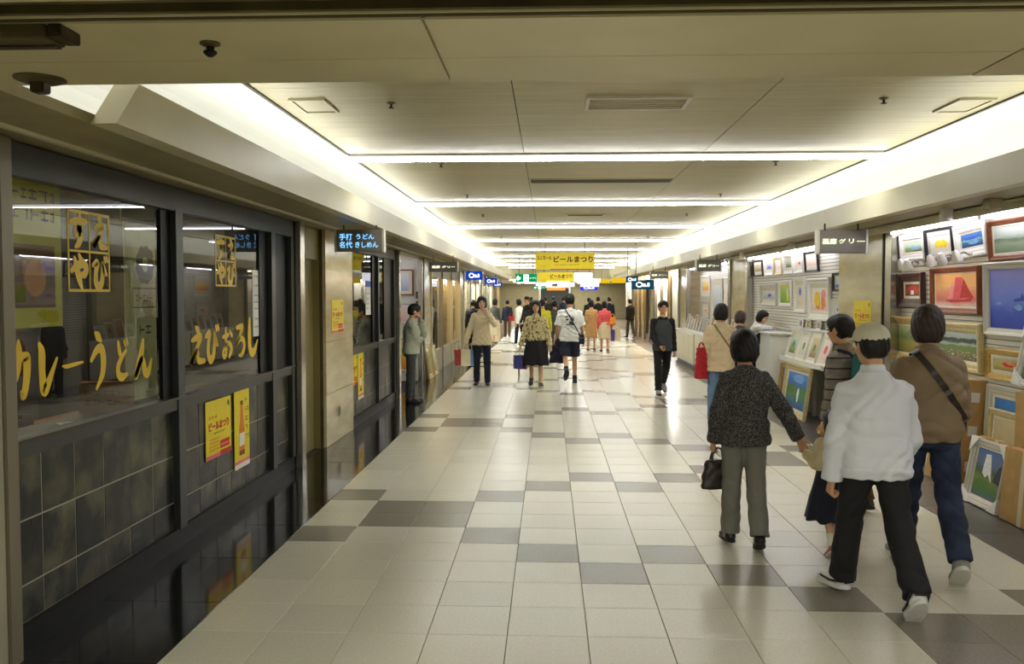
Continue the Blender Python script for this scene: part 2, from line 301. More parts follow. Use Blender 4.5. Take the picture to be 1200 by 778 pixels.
def window_front(y0, y1, panes, plinth_y, wname, wlabel):
    """dark framed restaurant window over a stone clad apron"""
    w_ = empty(wname, label=wlabel, kind='structure'); x = XL
    MB().box(x-.06, x+.02, y0, y1, 2.385, 2.55).build('head_rail', 'frame_grey', w_, bevel=.004)
    MB().box(x-.06, x+.015, y0, y1, .985, 1.06).build('sill_rail', 'frame_grey', w_, bevel=.004); MB().box(x-.07, x+.03, y0, y1, 1.06, 1.078).build('sill_bead', 'dark_steel', w_)
    for kind, a, b in panes:
        if kind == 'glass': MB().box(x-.042, x-.034, a, b, 1.075, 2.39).build('glass_pane', 'glass', w_)
        elif kind == 'black': MB().box(x-.06, x-.02, a, b, 1.07, 2.39).build('stile', 'black', w_)
        else: MB().box(x-.06, x+.022, a, b, .13, 2.40).build('mullion', 'frame_grey', w_, bevel=.004)
    MB().box(x-.10, x+.008, y0, y1, 0, .135).build('plinth', 'black', w_)
    for a, b in plinth_y:
        MB().box(x-.08, x-.0262, a, b, .13, .99).build('apron_backing', 'joint', w_); n = max(1, round((b-a)/.335)); d = (b-a)/n
        for i in range(n):
            for z0, z1 in ((.135, .325), (.325, .655), (.655, .985)):
                MB().box(x-.032, x-.022 - random.uniform(0, .003), a+i*d+.0045, a+(i+1)*d-.0045, z0+.0045, z1-.0045).build('slate_tile', 'slate', w_)
    return w_
win1 = window_front(4.09, 8.82, [('glass', 4.10, 5.85), ('black', 5.85, 6.0), ('mullion', 6.0, 6.12), ('glass', 6.12, 7.87), ('black', 7.87, 8.10), ('mullion', 8.10, 8.22), ('black', 8.22, 8.72), ('mullion', 8.72, 8.82)],
    [(4.09, 6.0), (6.12, 8.10), (8.22, 8.72)], 'window_1', 'dark framed restaurant window with yellow brush lettering over slate apron')
win2 = window_front(11.44, 14.72, [('glass', 11.44, 12.98), ('black', 12.98, 13.22), ('mullion', 13.22, 13.32), ('glass', 13.32, 13.9), ('black', 13.9, 14.6), ('mullion', 14.6, 14.72)],
    [(11.44, 13.22), (13.32, 14.6)], 'window_2', 'second smaller restaurant window beyond the marble pillar on the left')
post(wl, -2.60, 8.93, .10, .16); post(wl, -2.60, 14.83, .10, .16); post(wl, -2.655, 10.015, .05, .03, m='bronze')
d1 = MB().box(-2.80, -2.74, 9.0, 10.05, 0, 2.2).build('door_1', 'alcove_olive'); tag(d1, 'olive door set back between the restaurant window and marble pillar', kind='structure')
MB().box(-2.80, -2.68, 9.0, 10.0, 2.2, 2.56).build('door_head', 'alcove_olive', d1); MB().box(-2.74, -2.715, 9.15, 9.20, .95, 1.12).build('door_handle', 'steel', d1); MB().box(-2.80, -2.665, 9.99, 10.035, 0, 2.54).build('door_frame', 'alcove_olive', d1)
# dim rooms behind the two windows
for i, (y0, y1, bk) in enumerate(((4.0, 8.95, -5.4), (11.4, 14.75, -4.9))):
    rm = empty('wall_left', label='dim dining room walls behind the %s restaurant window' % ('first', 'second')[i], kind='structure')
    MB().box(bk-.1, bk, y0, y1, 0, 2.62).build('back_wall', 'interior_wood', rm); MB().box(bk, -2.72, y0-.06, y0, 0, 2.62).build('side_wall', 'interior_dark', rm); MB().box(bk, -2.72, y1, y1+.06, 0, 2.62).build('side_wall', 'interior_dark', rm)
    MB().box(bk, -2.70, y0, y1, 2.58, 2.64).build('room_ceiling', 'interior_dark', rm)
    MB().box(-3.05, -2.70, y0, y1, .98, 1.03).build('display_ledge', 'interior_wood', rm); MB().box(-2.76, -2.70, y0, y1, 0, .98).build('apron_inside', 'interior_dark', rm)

# left bay C: little gallery, then show windows
gl = empty('wall_left', label='bright gallery alcove walls behind the man leaning on the left', kind='structure')
MB().box(-4.6, -4.5, 14.9, 18.0, 0, 2.6).build('back_wall', 'slat_white', gl); MB().box(-4.5, -2.62, 17.95, 18.02, 0, 2.6).build('end_wall', 'slat_white', gl); MB().box(-4.5, -2.62, 14.85, 14.91, 0, 2.6).build('side_wall', 'slat_white', gl)
MB().box(-4.5, -2.62, 14.9, 18.0, 2.5, 2.6).build('alcove_ceiling', 'slat_white', gl)
post(wl, -2.60, 17.55, .09, .09); post(wl, -2.60, 17.80, .09, .09, m='dark_steel')
def show_window(y0, y1, label, n, lit='lit_warm'):
    r = empty('window_%d' % n, label=label, kind='structure')
    MB().box(-2.70, -2.60, y0, y1, 0, .5).build('stall_riser', 'wall_beige', r); MB().box(-2.68, -2.62, y0, y1, 2.2, 2.55).build('head_panel', 'wall_beige', r)
    MB().box(-2.652, -2.645, y0, y1, .5, 2.2).build('glass_pane', 'clear_glass', r); MB().box(-3.5, -3.4, y0, y1, 0, 2.6).build('back_panel', 'wall_beige', r)
    for z in (.5, 1.1): MB().box(-3.4, -2.72, y0+.1, y1-.1, z, z+.02).build('glass_shelf', 'clear_glass', r)
    k = max(1, int((y1-y0)/1.6)); d = (y1-y0)/k
    for i in range(k+1): MB().box(-2.69, -2.57, y0+i*d-.03, y0+i*d+.03, 0, 2.55).build('window_post', 'steel' if i % 3 == 1 else 'fascia_paint', r)
    MB().box(-3.3, -2.8, y0, y1, 2.5, 2.55).build('window_ceiling', 'hall_glow' if lit == 'lit_white' else lit, r)  # whole slab glows, added to brighten the bay in place of single lamps
    return r
show_window(19.1, 25.2, 'row of glazed showcases with small warm lamps past the second left pillar', 3)
show_window(26.5, 32.2, 'glazed shop front under the blue signs on the left', 4, 'lit_white'); show_window(33.5, 39.2, 'farther glazed shop front on the left side', 5, 'lit_white'); show_window(40.5, 45.2, 'last glazed shop front on the left side', 6, 'lit_warm')

# right side: slatted gallery walls
def slat_wall(par, x, y0, y1, z0=0.0, z1=2.552, pitch=.05):
    MB().box(x, x+.1, y0, y1, z0, z1).build('wall_panel', 'groove', par); b = MB(); n = int((z1 - max(z0, .9))/pitch)
    for i in range(n): z = max(z0, .9) + i*pitch; b.box(x-.012, x, y0, y1, z+.006, z+pitch-.004)
    b.box(x-.012, x, y0, y1, z0, max(z0, .9)); tag(b.build('slat_panel', 'slat_white', par), kind='stuff')
slat_wall(wr, 4.0, 1.5, 10.22); slat_wall(wr, 4.0, 11.88, 17.35); slat_wall(wr, 4.25, 18.75, 24.6)
MB().box(3.66, 3.70, 3.1, 10.2, 2.475, 2.56).build('valance', 'fascia_paint', wr); MB().box(3.66, 3.70, 11.9, 17.3, 2.475, 2.56).build('valance', 'fascia_paint', wr); MB().box(3.70, 3.74, 18.8, 24.6, 2.475, 2.56).build('valance', 'fascia_paint', wr)
MB().box(3.6, 4.6, 3.08, 46, 2.552, 2.64).build('bay_ceiling', 'slat_white', wr); MB().box(4.0, 4.6, -3.2, 1.5, 0, 2.6).build('near_panel', 'wall_beige', wr)
for y in (10.10, 17.22, 18.86): post(wr, 3.92, y, .12, .20)
post(wr, 3.86, 10.22, .03, .03, m='dark_steel')
for y in (24.5, 26.1, 28.4, 30.2, 31.9, 33.5, 35.6, 37.4, 39.1, 40.6, 42.8): post(wr, 3.90, y, .10, .16)
for y in (28.6, 30.5, 35.5, 37.3, 42.6): post(wl, -2.60, y, .10, .16)
for y0, y1, m in ((26.0, 28.4, 'lit_warm'), (28.4, 32.0, 'wall_beige'), (33.4, 39.2, 'alcove_olive'), (40.5, 45.2, 'wall_beige')):
    MB().box(4.5, 4.6, y0, y1, 0, 2.6).build('shop_back_wall', 'wall_beige' if m == 'lit_warm' else m, wr); MB().box(3.95, 4.5, y0, y1, 2.48, 2.54).build('shop_ceiling_light', 'lit_warm' if m != 'wall_beige' else 'hall_glow', wr)
# far hall, where the coves end
fw_ = empty('wall_back', label='lower far hall with bright panels at the end of the passage', kind='structure')
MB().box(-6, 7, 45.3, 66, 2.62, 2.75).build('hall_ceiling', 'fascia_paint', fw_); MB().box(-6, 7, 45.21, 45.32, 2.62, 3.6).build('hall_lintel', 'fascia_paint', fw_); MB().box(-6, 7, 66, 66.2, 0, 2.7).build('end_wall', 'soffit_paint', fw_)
MB().box(-6.1, -6, 45.3, 66, 0, 2.7).build('hall_side', 'wall_beige', fw_); MB().box(7, 7.1, 45.3, 66, 0, 2.7).build('hall_side', 'wall_beige', fw_)
MB().box(-6, -2.7, 45.2, 45.32, 0, 2.7).build('hall_return', 'wall_beige', fw_); MB().box(4.0, 7, 45.2, 45.32, 0, 2.7).build('hall_return', 'wall_beige', fw_)
for k in range(3):
    for x in (-1.5, .6, 2.7): MB().box(x-.7, x+.7, 48+k*6.2, 48.5+k*6.2, 2.60, 2.625).build('hall_light', 'hall_glow', fw_)
d2 = MB().box(-.6, 1.5, 65.9, 65.99, 0, 2.3).build('door_2', 'far_dark'); tag(d2, 'dark doorway at the very end of the passage', kind='structure'); MB().box(-.75, -.6, 65.85, 65.99, 0, 2.42).box(1.5, 1.65, 65.85, 65.99, 0, 2.42).box(-.6, 1.5, 65.85, 65.99, 2.3, 2.42).build('door_frame', 'steel', d2)
bw = MB().box(-3.4, 4.6, -3.3, -3.2, 0, 2.75).build('wall_front', 'wall_beige'); tag(bw, 'plain wall closing the passage behind the camera', kind='structure')
# ------------------------------------------------------------------ ceiling fittings
for k, y in enumerate(LY):
    t = empty('strip_light', (0, y, ZC), 0, ('%s glowing white strip light across the ceiling, counted from the camera' % nth(k)) if k else 'nearest and longest glowing white strip light across the ceiling', 'light', 'strip lights across the ceiling')
    MB().box(CX0+.015, CX1-.015, -.056, .056, -.018, .010).build('housing', 'lamp_white', t); MB().box(CX0-.02, CX1+.02, -.045, .045, -.056, -.018).build('side_panel', 'strip_side', t); MB().box(CX0-.02, CX1+.02, -.044, .044, -.060, -.0562).build('diffuser', 'strip_glow', t)
i = 0
for x, sd in ((-1.14, 'left'), (2.36, 'right')):
    for k in range(7):
        t = empty('sprinkler', (x, 6.3 + 2.92*k, ZC), 0, '%s ceiling sprinkler head in the %s row, counted from the camera' % (nth(k), sd), 'sprinkler', 'sprinkler heads in the ceiling')
        MB().lathe([(.045, 0), (.045, -.006), (.025, -.016), (.012, -.02)], n=14).build('cover_plate', 'trim_grey', t, smooth=True); MB().lathe([(.010, -.02), (.010, -.045), (.028, -.05), (.028, -.056), (.004, -.058)], n=12).build('deflector', 'black', t, smooth=True); t.scale = (.72, .72, .72)
t = empty('ceiling_vent', (.63, 6.34, ZC), 0, 'long slotted air vent in the nearest ceiling bay', 'vent')
MB().box(-.37,.37,-.20,-.17,-.02,0).box(-.37,.37,.17,.20,-.02,0).box(-.37,-.34,-.17,.17,-.02,0).box(.34,.37,-.17,.17,-.02,0).build('vent_frame', 'lamp_white', t); MB().box(-.34,.34,-.17,.17,-.004,.0).build('vent_back', 'dark_steel', t)
for k in range(5): MB().box(-.335,.335,-.15+k*.066,-.12+k*.066,-.016,-.004).build('louvre', 'fascia_paint', t)
t = empty('ceiling_vent', (.63, 10.68, ZC), 0, 'wide dark return air slot in the second ceiling bay', 'vent')
MB().box(-.86,.86,-.20,.20,-.006,0).build('slot_plate', 'ceiling_metal', t); MB().box(-.85,.85,-.14,.14,-.010,-.006).build('slot_opening', 'seam', t)
t = empty('ceiling_vent', (.63, 15.2, ZC), 0, 'small air vent in the third ceiling bay', 'vent'); MB().box(-.36,.36,-.16,.16,-.012,0).build('vent_frame', 'fascia_paint', t); MB().box(-.30,.30,-.10,.10,-.014,-.012).build('slot_opening', 'seam', t)
for x, y, l in ((-1.72, 6.37, 'square ceiling hatch beside the left cove in the nearest bay'), (3.03, 6.55, 'square ceiling hatch beside the right cove in the nearest bay')):
    t = empty('ceiling_hatch', (x, y, ZC), 0, l, 'hatch'); MB().box(-.13,.13,-.22,-.20,-.014,0).box(-.13,.13,.20,.22,-.014,0).box(-.13,-.11,-.20,.20,-.014,0).box(.11,.13,-.20,.20,-.014,0).build('hatch_frame', 'fascia_paint', t); MB().box(-.108,.108,-.198,.198,-.006,0).build('hatch_lid', 'ceiling_metal', t)
t = empty('sprinkler', (-1.013, 2.592, 2.552), 0, 'small dark sprinkler head hanging under the near bulkhead', 'sprinkler')
MB().lathe([(.030,0),(.030,-.006),(.014,-.012)], n=16).build('cover_plate', 'bronze', t, smooth=True); MB().lathe([(.012,-.012),(.012,-.022),(.020,-.026),(.020,-.032),(.008,-.042)], n=12).build('deflector', 'black', t, smooth=True)
t = empty('ceiling_spotlight', (-1.772, 2.99, 2.552), 0, 'round brass plate with a square lamp at the bulkhead left end', 'lamp')
MB().lathe([(.085,0),(.085,-.005),(.06,-.014),(.03,-.016)], n=28).build('round_plate', 'bronze', t, smooth=True); MB().box(-.028,.022,-.02,.03,-.050,-.012).build('lamp_head', 'dark_steel', t, bevel=.004)
t = empty('door_closer', (-1.60, 2.44, 2.552), 0, 'dark metal track end box at the upper left corner', 'track'); MB().box(-1.4,.20,-.05,.055,-.038,0).build('closer_case', 'bronze', t, bevel=.003); MB().box(.205,.245,-.05,.055,-.034,0).build('end_cap', 'dark_steel', t, bevel=.003); MB().box(-1.4,.19,.02,.05,-.044,-.038).build('cover_strip', 'dark_steel', t)
for k, (x, y) in enumerate(((3.5, 7.85), (3.5, 12.75), (3.5, 15.9), (3.5, 19.2), (3.5, 22.6))):
    t = empty('downlight_can', (x, y, 2.552), 0, '%s white cylinder downlight under the right soffit, counted from the camera' % nth(k), 'downlight', 'cylinder downlights under the right soffit')
    MB().lathe([(.055,0),(.055,-.11),(.047,-.112),(.042,-.06)], n=20).build('can', 'lamp_white', t, smooth=True); MB().lathe([(.040,-.07),(.040,-.072)], n=16).build('lens', 'lit_warm', t)
t = empty('junction_box', (3.5, 7.05, 2.552), 0, 'square beige box beside the nearest right downlight', 'box'); MB().box(-.05,.05,-.06,.06,-.08,0).build('case', 'soffit_paint', t, bevel=.004); MB().box(-.035,.035,-.045,.045,-.084,-.08).build('grille', 'trim_grey', t)

# ------------------------------------------------------------------ gallery tubes and clip spotlights
for k, (x, y0, y1, z, bay) in enumerate(((3.85, 7.98, 9.98, 2.475, 'over the framed pictures beside the right pillar'), (3.85, 5.9, 7.9, 2.475, 'running out of the picture on the right'), (3.85, 14.7, 17.0, 2.475, 'over the left half of the second gallery bay'), (3.85, 12.2, 14.5, 2.475, 'over the right half of the second gallery bay'), (3.9, 19.2, 21.6, 2.475, 'over the near half of the third gallery bay'), (3.9, 21.8, 24.2, 2.475, 'over the far half of the third gallery bay'), (3.85, 3.8, 5.8, 2.475, 'just beyond the right edge of the picture'))):
    t = empty('tube_light', (x, 0, z), 0, 'bare fluorescent tube ' + bay, 'light', 'gallery tubes on the right'); MB().box(-.03,.03,y0,y1,.035,.075).build('batten', 'lamp_white', t); MB().tube([(0,y0+.02,.012),(0,y1-.02,.012)], .016, 10).build('tube', 'tube_glow', t, smooth=True)
    for y in (y0+.02, y1-.02): MB().box(-.012,.012,y-.02,y+.02,-.004,.04).build('lamp_holder', 'white_paint', t)
t = empty('tube_light', (-3.3, 16.4, 2.45), 0, 'fluorescent tube over the left alcove behind the leaning man', 'light'); MB().box(-.03,.03,-1.3,1.3,.0,.03).build('batten', 'lamp_white', t); MB().tube([(0,-1.28,-.02),(0,1.28,-.02)], .018, 10).build('tube', 'tube_glow', t, smooth=True)
SPOTS = ((9.58, 2.10, 0, 'first clip spotlight from the right pillar'), (9.42, 2.09, .3, 'second clip spotlight from the right pillar'), (8.86, 2.11, 0, 'clip spotlight over the left of the red sailing ship'), (8.62, 2.12, .2, 'clip spotlight over the middle of the red sailing ship'), (8.32, 2.13, -.1, 'clip spotlight over the right of the red sailing ship'))
for y, z, a, l in SPOTS:
    t = empty('clip_spotlight', (3.93, y, z+.03), 0, 'white ' + l, 'spotlight', 'clip spotlights on the slatted wall')
    MB().box(.0,.055,-.02,.02,-.01,.03).build('clip', 'lamp_white', t); MB().tube([(0,0,.01),(-.05,0,.035),(-.10,.02*a,.02)], .008, 8).build('arm', 'steel', t, smooth=True)
    h_ = MB().lathe([(.020,.06),(.034,.03),(.048,-.03),(.050,-.055),(.044,-.055),(.038,-.02)], n=18).build('lamp_shade', 'lamp_white', t, (-.12, .03*a, -.005), smooth=True); h_.rotation_euler = (a, -.35, 0)
    MB().lathe([(.037,-.034),(.030,-.045),(.004,-.050)], n=14).build('bulb', 'spot_glow', h_, smooth=True)
for y, z in ((9.5, 2.06), (8.6, 2.06)):
    l = bpy.data.lights.new('spotlight', 'SPOT'); l.energy = 24; l.color = (1, .86, .7); l.spot_size = 1.7; l.spot_blend = .6; l.shadow_soft_size = .05
    o = bpy.data.objects.new('spotlight', l); o.location = (3.72, y, z); COL.objects.link(o); o.rotation_euler = (0, .42, 0)

# ------------------------------------------------------------------ pictures
def art(name, stops, ns=4.0, amp=.5, st=(1,1,1), rough=.5):
    m = bpy.data.materials.new(name); m.use_nodes = True; nt = m.node_tree; N, L = nt.nodes, nt.links; b = N['Principled BSDF']; b.inputs['Roughness'].default_value = rough
    tc = N.new('ShaderNodeTexCoord'); sx = N.new('ShaderNodeSeparateXYZ'); L.new(tc.outputs['UV'], sx.inputs[0]); mp = N.new('ShaderNodeMapping'); mp.inputs['Scale'].default_value = st; L.new(tc.outputs['UV'], mp.inputs[0])
    no = N.new('ShaderNodeTexNoise'); no.inputs['Scale'].default_value = ns; no.inputs['Detail'].default_value = 6; L.new(mp.outputs[0], no.inputs[0])
    a = N.new('ShaderNodeMath'); a.operation = 'MULTIPLY_ADD'; a.inputs[1].default_value = amp; L.new(no.outputs[0], a.inputs[0]); L.new(sx.outputs[1], a.inputs[2]); a2 = N.new('ShaderNodeMath'); a2.operation = 'SUBTRACT'; a2.inputs[1].default_value = amp/2; L.new(a.outputs[0], a2.inputs[0])
    cr = N.new('ShaderNodeValToRGB'); e = cr.color_ramp.elements
    while len(e) < len(stops): e.new(.5)
    for el, (p, c) in zip(e, stops): el.position = p; el.color = (*rgb(*c), 1)
    L.new(a2.outputs[0], cr.inputs[0]); L.new(cr.outputs[0], b.inputs['Base Color']); M[name] = m
art('art_meadow_sky', [(0,(90,110,50)),(.3,(150,160,90)),(.5,(150,190,170)),(.75,(190,206,190)),(1,(206,206,170))], 5, .5)
art('art_pale', [(0,(206,200,180)),(1,(226,222,206))], 6, .5)
art('art_blue_sea', [(0,(20,60,120)),(.35,(40,110,150)),(.5,(140,190,190)),(.65,(40,90,170)),(1,(60,130,200))], 5, .7)
art('art_grey_valley', [(0,(120,140,110)),(.35,(150,170,140)),(.5,(110,130,100)),(.6,(190,200,186)),(1,(206,212,200))], 4, .35, (.7,2,1))
art('art_warm_room', [(0,(120,50,30)),(.5,(180,80,40)),(1,(120,40,30))], 4, .6)
art('art_sunset', [(0,(226,200,190)),(.2,(220,120,110)),(.4,(232,150,120)),(.6,(242,190,120)),(1,(236,170,110))], 3, .45)
art('art_moon_blue', [(0,(40,60,170)),(.3,(60,90,200)),(.45,(110,130,220)),(.6,(120,140,230)),(1,(150,150,235))], 2.5, .35)
art('art_lake_hill', [(0,(110,100,90)),(.3,(120,130,90)),(.52,(110,140,60)),(.58,(180,196,200)),(.68,(60,76,56)),(.78,(60,76,56)),(.84,(176,190,200)),(1,(196,206,214))], 9, .22)
art('art_field', [(0,(110,100,40)),(.4,(150,140,60)),(.6,(90,120,60)),(1,(190,190,130))], 9, .5)
art('art_posy', [(0,(150,130,70)),(.4,(196,180,90)),(1,(186,180,150))], 7, .5)
art('art_waterfall', [(0,(80,100,120)),(.12,(70,110,70)),(.4,(110,130,50)),(.55,(60,80,60)),(.7,(90,110,140)),(1,(70,110,170))], 6, .3)
art('art_autumn', [(0,(120,100,70)),(.5,(190,170,120)),(1,(206,190,150))], 8, .7)
art('art_green_pond', [(0,(30,80,150)),(.2,(60,110,130)),(.4,(80,130,60)),(.55,(70,120,70)),(.7,(60,110,190)),(1,(90,140,210))], 6, .45)
art('art_dusk', [(0,(40,40,60)),(.5,(80,70,90)),(1,(120,110,130))], 4, .5)
art('art_citrus', [(0,(236,140,60)),(.4,(244,190,70)),(.7,(246,220,120)),(1,(240,200,160))], 4, .6)
art('art_leaf_green', [(0,(110,170,40)),(.5,(160,210,40)),(1,(230,230,120))], 3, .7)
art('art_mist', [(0,(170,180,200)),(.5,(206,212,220)),(1,(226,228,230))], 4, .5)
art('art_violet', [(0,(120,110,190)),(.5,(170,160,220)),(1,(220,216,236))], 4, .5)
art('art_pink', [(0,(226,190,180)),(.5,(236,214,200)),(1,(240,230,220))], 5, .6)
for n_, c in dict(p_red=(206,50,50), p_pink=(226,90,100), p_rose=(240,150,150), p_yellow=(240,206,30), p_blue=(40,80,190), p_lblue=(120,170,220), p_green=(80,120,50), p_white=(236,236,236), p_orange=(236,140,50), p_brown=(110,64,40), p_dark=(46,40,50), p_violet=(110,100,190)).items(): mat(n_, c, .55, var=.12, vs=30)
def blob(cx, cy, rx, ry, n=12, j=.18): return [(cx + rx*(1 + random.uniform(-j, j))*math.cos(2*math.pi*k/n), cy + ry*(1 + random.uniform(-j, j))*math.sin(2*math.pi*k/n)) for k in range(n)]
def ring(x0, x1, z0, z1, prof):
    """mitred frame: profile of (inset, y) swept round a rectangle"""
    b = MB(); vs = []
    for t, y in prof: vs += [(x0+t, y, z0+t), (x1-t, y, z0+t), (x1-t, y, z1-t), (x0+t, y, z1-t)]
    fs = []
    for i in range(len(prof)-1):
        for k in range(4): fs.append((i*4+k, i*4+(k+1) % 4, i*4+4+(k+1) % 4, i*4+4+k))
    return b.add(vs, fs)
def picture(label, loc, rot, w_, h_, fm, fw=.05, d=.04, lm=None, lw=0.0, am='art_pale', shapes=(), group=None, name='framed_painting', guards=False):
    t = empty(name, loc, 0, label, 'painting', group); t.rotation_euler = rot
    x0, x1 = -w_/2, w_/2
    ring(x0, x1, 0, h_, [(0,0),(0,-d*.8),(fw*.12,-d),(fw*.38,-d*.92),(fw*.5,-d*.70),(fw*.82,-d*.62),(fw,-d*.45),(fw,-.004)]).build('frame', fm, t)
    q = fw
    if lm: ring(x0, x1, 0, h_, [(fw-.001,-d*.34),(fw+lw*.9,-d*.30),(fw+lw,-d*.22),(fw+lw,-.004)]).build('liner', lm, t); q = fw + lw
    a, b_, c, e = x0+q, x1-q, q, h_-q; m = MB(); mats = [am]
    m.add([(a,-d*.2,c),(b_,-d*.2,c),(b_,-d*.2,e),(a,-d*.2,e)], [(0,1,2,3)])
    for k, (pm, pts) in enumerate(shapes):
        if pm not in mats: mats.append(pm)
        P = [(a + (b_-a)*min(1, max(0, u)), -d*.2 - .0006*(k+1), c + (e-c)*min(1, max(0, v))) for u, v in pts]; m.add(P, [tuple(range(len(P)))], mats.index(pm))
    o = m.build('canvas', mats, t, fixn=False); uv = o.data.uv_layers.new(name='UVMap')
    for lp in o.data.loops:
        p = o.data.vertices[lp.vertex_index].co; uv.data[lp.index].uv = ((p.x-a)/(b_-a), (p.z-c)/(e-c))
    MB().box(x0+.004, x1-.004, -.004, 0, .004, h_-.004).build('backing', 'cardboard', t)
    if guards:
        for (gx, gz, sx, sz) in ((x0, 0, 1, 1), (x1, 0, -1, 1), (x0, h_, 1, -1), (x1, h_, -1, -1)):
            MB().prism([(gx - sx*.008, gz - sz*.008*(gz > 0)), (gx + sx*.13, gz - sz*.008*(gz > 0)), (gx - sx*.008, gz + sz*.13)], 'y', -d-.006, -.001).build('corner_guard', 'white_paint', t)
    return t
RWALL = -math.pi/2
def on_right(label, y0, y1, z0, z1, fm, x=3.985, tilt=2.0, roll=0.0, **k): return picture(label, (x, (y0+y1)/2, z0), (D_(tilt), D_(roll), RWALL), y1-y0, z1-z0, fm, **k)
D_ = math.radians
G1 = 'pictures hung on the slatted wall beside the right pillar'
on_right('small green landscape in a white frame, top row next to the pillar', 9.36, 9.97, 2.175, 2.46, 'white_frame', fw=.06, lm='linen', lw=.03, am='art_meadow_sky', shapes=[('p_lblue', blob(.65,.3,.22,.14)), ('p_brown', blob(.7,.1,.2,.05))], group=G1, tilt=5)
on_right('yellow flowers on cream in a narrow dark frame, top row', 8.70, 9.31, 2.145, 2.475, 'black_frame', fw=.03, lm='silver_frame', lw=.05, am='art_pale', shapes=[('p_yellow', blob(.35+.1*k,.48+.1*(k%2),.12,.2)) for k in range(5)], group=G1, tilt=6)
on_right('blue seascape in a wide white frame, top row', 8.03, 8.64, 2.15, 2.475, 'white_frame', fw=.08, lm='linen', lw=.02, am='art_blue_sea', shapes=[('p_blue', blob(.45,.62,.3,.1)), ('p_lblue', blob(.55,.3,.25,.12))], group=G1, tilt=6, roll=-3)
on_right('wide grey green valley in a brown frame, top row at the picture edge', 7.15, 8.00, 2.10, 2.455, 'wood_frame', fw=.045, lm='linen', lw=.02, am='art_grey_valley', group=G1, tilt=5)
on_right('red lampshade still life in a thick dark red frame', 9.36, 9.99, 1.655, 2.04, 'dark_frame', fw=.10, d=.05, lm='linen', lw=.03, am='art_warm_room', shapes=[('p_red', [(.15,.5),(.85,.5),(.78,.72),(.6,.88),(.4,.88),(.22,.72)]), ('p_white', [(.38,.12),(.62,.12),(.6,.48),(.4,.48)]), ('p_brown', [(.0,.0),(1,.0),(1,.12),(0,.12)])], group=G1)
on_right('red sailing ship at sunset in a brown wooden frame', 8.16, 9.16, 1.615, 2.07, 'wood_frame', fw=.055, d=.05, lm='linen', lw=.012, am='art_sunset', shapes=[('p_rose', [(.3,.25),(.42,.8),(.5,.25)]), ('p_pink', [(.42,.24),(.5,.9),(.66,.88),(.62,.24)]), ('p_red', [(.6,.26),(.68,.86),(.84,.45),(.92,.28)]), ('p_red', [(.22,.18),(.4,.22),(.7,.22),(.92,.3),(.85,.16),(.4,.12)])], group=G1)
on_right('large moonlit blue bay with a small boat in a silver frame', 7.14, 8.05, 1.44, 2.085, 'silver_frame', fw=.065, d=.05, am='art_moon_blue', shapes=[('p_blue', [(.5,.45),(.75,.47),(.8,.55),(.72,.52),(.68,.60),(.64,.52),(.52,.5)]), ('p_lblue', blob(.2,.42,.06,.02)), ('p_lblue', blob(.6,.36,.08,.05))], group=G1)
on_right('golden framed hillside half hidden behind the brown haired man', 9.38, 10.1, 1.06, 1.555, 'gold', fw=.08, d=.06, lm='linen', lw=.02, am='art_field', group=G1)
on_right('wide lake and flower field in a pale gold frame', 8.09, 9.32, 1.07, 1.53, 'pale_gold', fw=.09, d=.06, lm='linen', lw=.012, am='art_lake_hill', shapes=[(random.choice(('p_white','p_rose','p_yellow')), blob(random.random(), random.uniform(.03,.35), .012, .02, 6)) for k in range(60)], group=G1)
on_right('red and yellow flowers in a gold frame, lowest picture at right', 7.2, 8.0, 1.05, 1.325, 'gold', fw=.055, d=.05, lm='linen', lw=.03, am='art_posy', shapes=[(random.choice(('p_red','p_orange','p_yellow','p_red')), blob(random.uniform(.3,.75), random.uniform(.3,.75), .07, .11, 9)) for k in range(14)], group=G1)
picture('pale framed landscape with white corner guards tilted at the right edge', (3.82, 6.93, 1.045), (D_(-9), D_(5), RWALL), .62, .50, 'silver_frame', fw=.055, am='art_meadow_sky', guards=True)
# the stack leaning under them
def lean(label, x, y0, y1, h_, a, fm, z=0.0, **k): return picture(label, (x, (y0+y1)/2, z), (D_(-a), 0, RWALL), y1-y0, h_, fm, **k)
def carton(label, x, y0, y1, h_, th, a, z=0.0):
    t = empty('cardboard_carton', (x, (y0+y1)/2, z), 0, label, 'carton', 'cartons leaning in the gallery'); t.rotation_euler = (D_(-a), 0, RWALL); w_ = y1-y0
    MB().box(-w_/2, w_/2, -th, 0, 0, h_).build('carton_body', 'cardboard', t, bevel=.004)
    for s_ in (-1, 1):
        for zz in (.18, .5, .8): MB().box(s_*w_/2 - .001, s_*w_/2 + .001, -th*.7, -th*.3, h_*zz, h_*zz+.09).build('paper_label', 'paper', t)
    MB().box(-.03, .03, -th-.001, .001, -.0, h_+.001).build('tape', 'tape', t); return t
lean('waterfall landscape in a silver frame with white guards, front of the stack', 3.672, 7.16, 7.74, .56, 10, 'silver_frame', fw=.06, d=.048, lm='linen', lw=.015, am='art_waterfall', shapes=[('p_white', [(.28,.5),(.32,.9),(.5,.92),(.6,.6),(.66,.35),(.5,.5),(.42,.42)]), ('p_green', blob(.35,.25,.3,.12)), ('p_dark', [(.7,.4),(1,.35),(1,.8),(.85,.7)])], guards=True)
carton('flat cardboard carton right behind the waterfall landscape', 3.735, 7.15, 7.73, .57, .06, 10); carton('second flat carton back from the waterfall landscape', 3.80, 7.13, 7.72, .55, .06, 10)
lean('autumn woods in a pale gold frame standing behind the cartons', 3.885, 7.18, 7.86, .80, 4.5, 'pale_gold', fw=.06, d=.05, lm='linen', lw=.02, am='art_autumn')
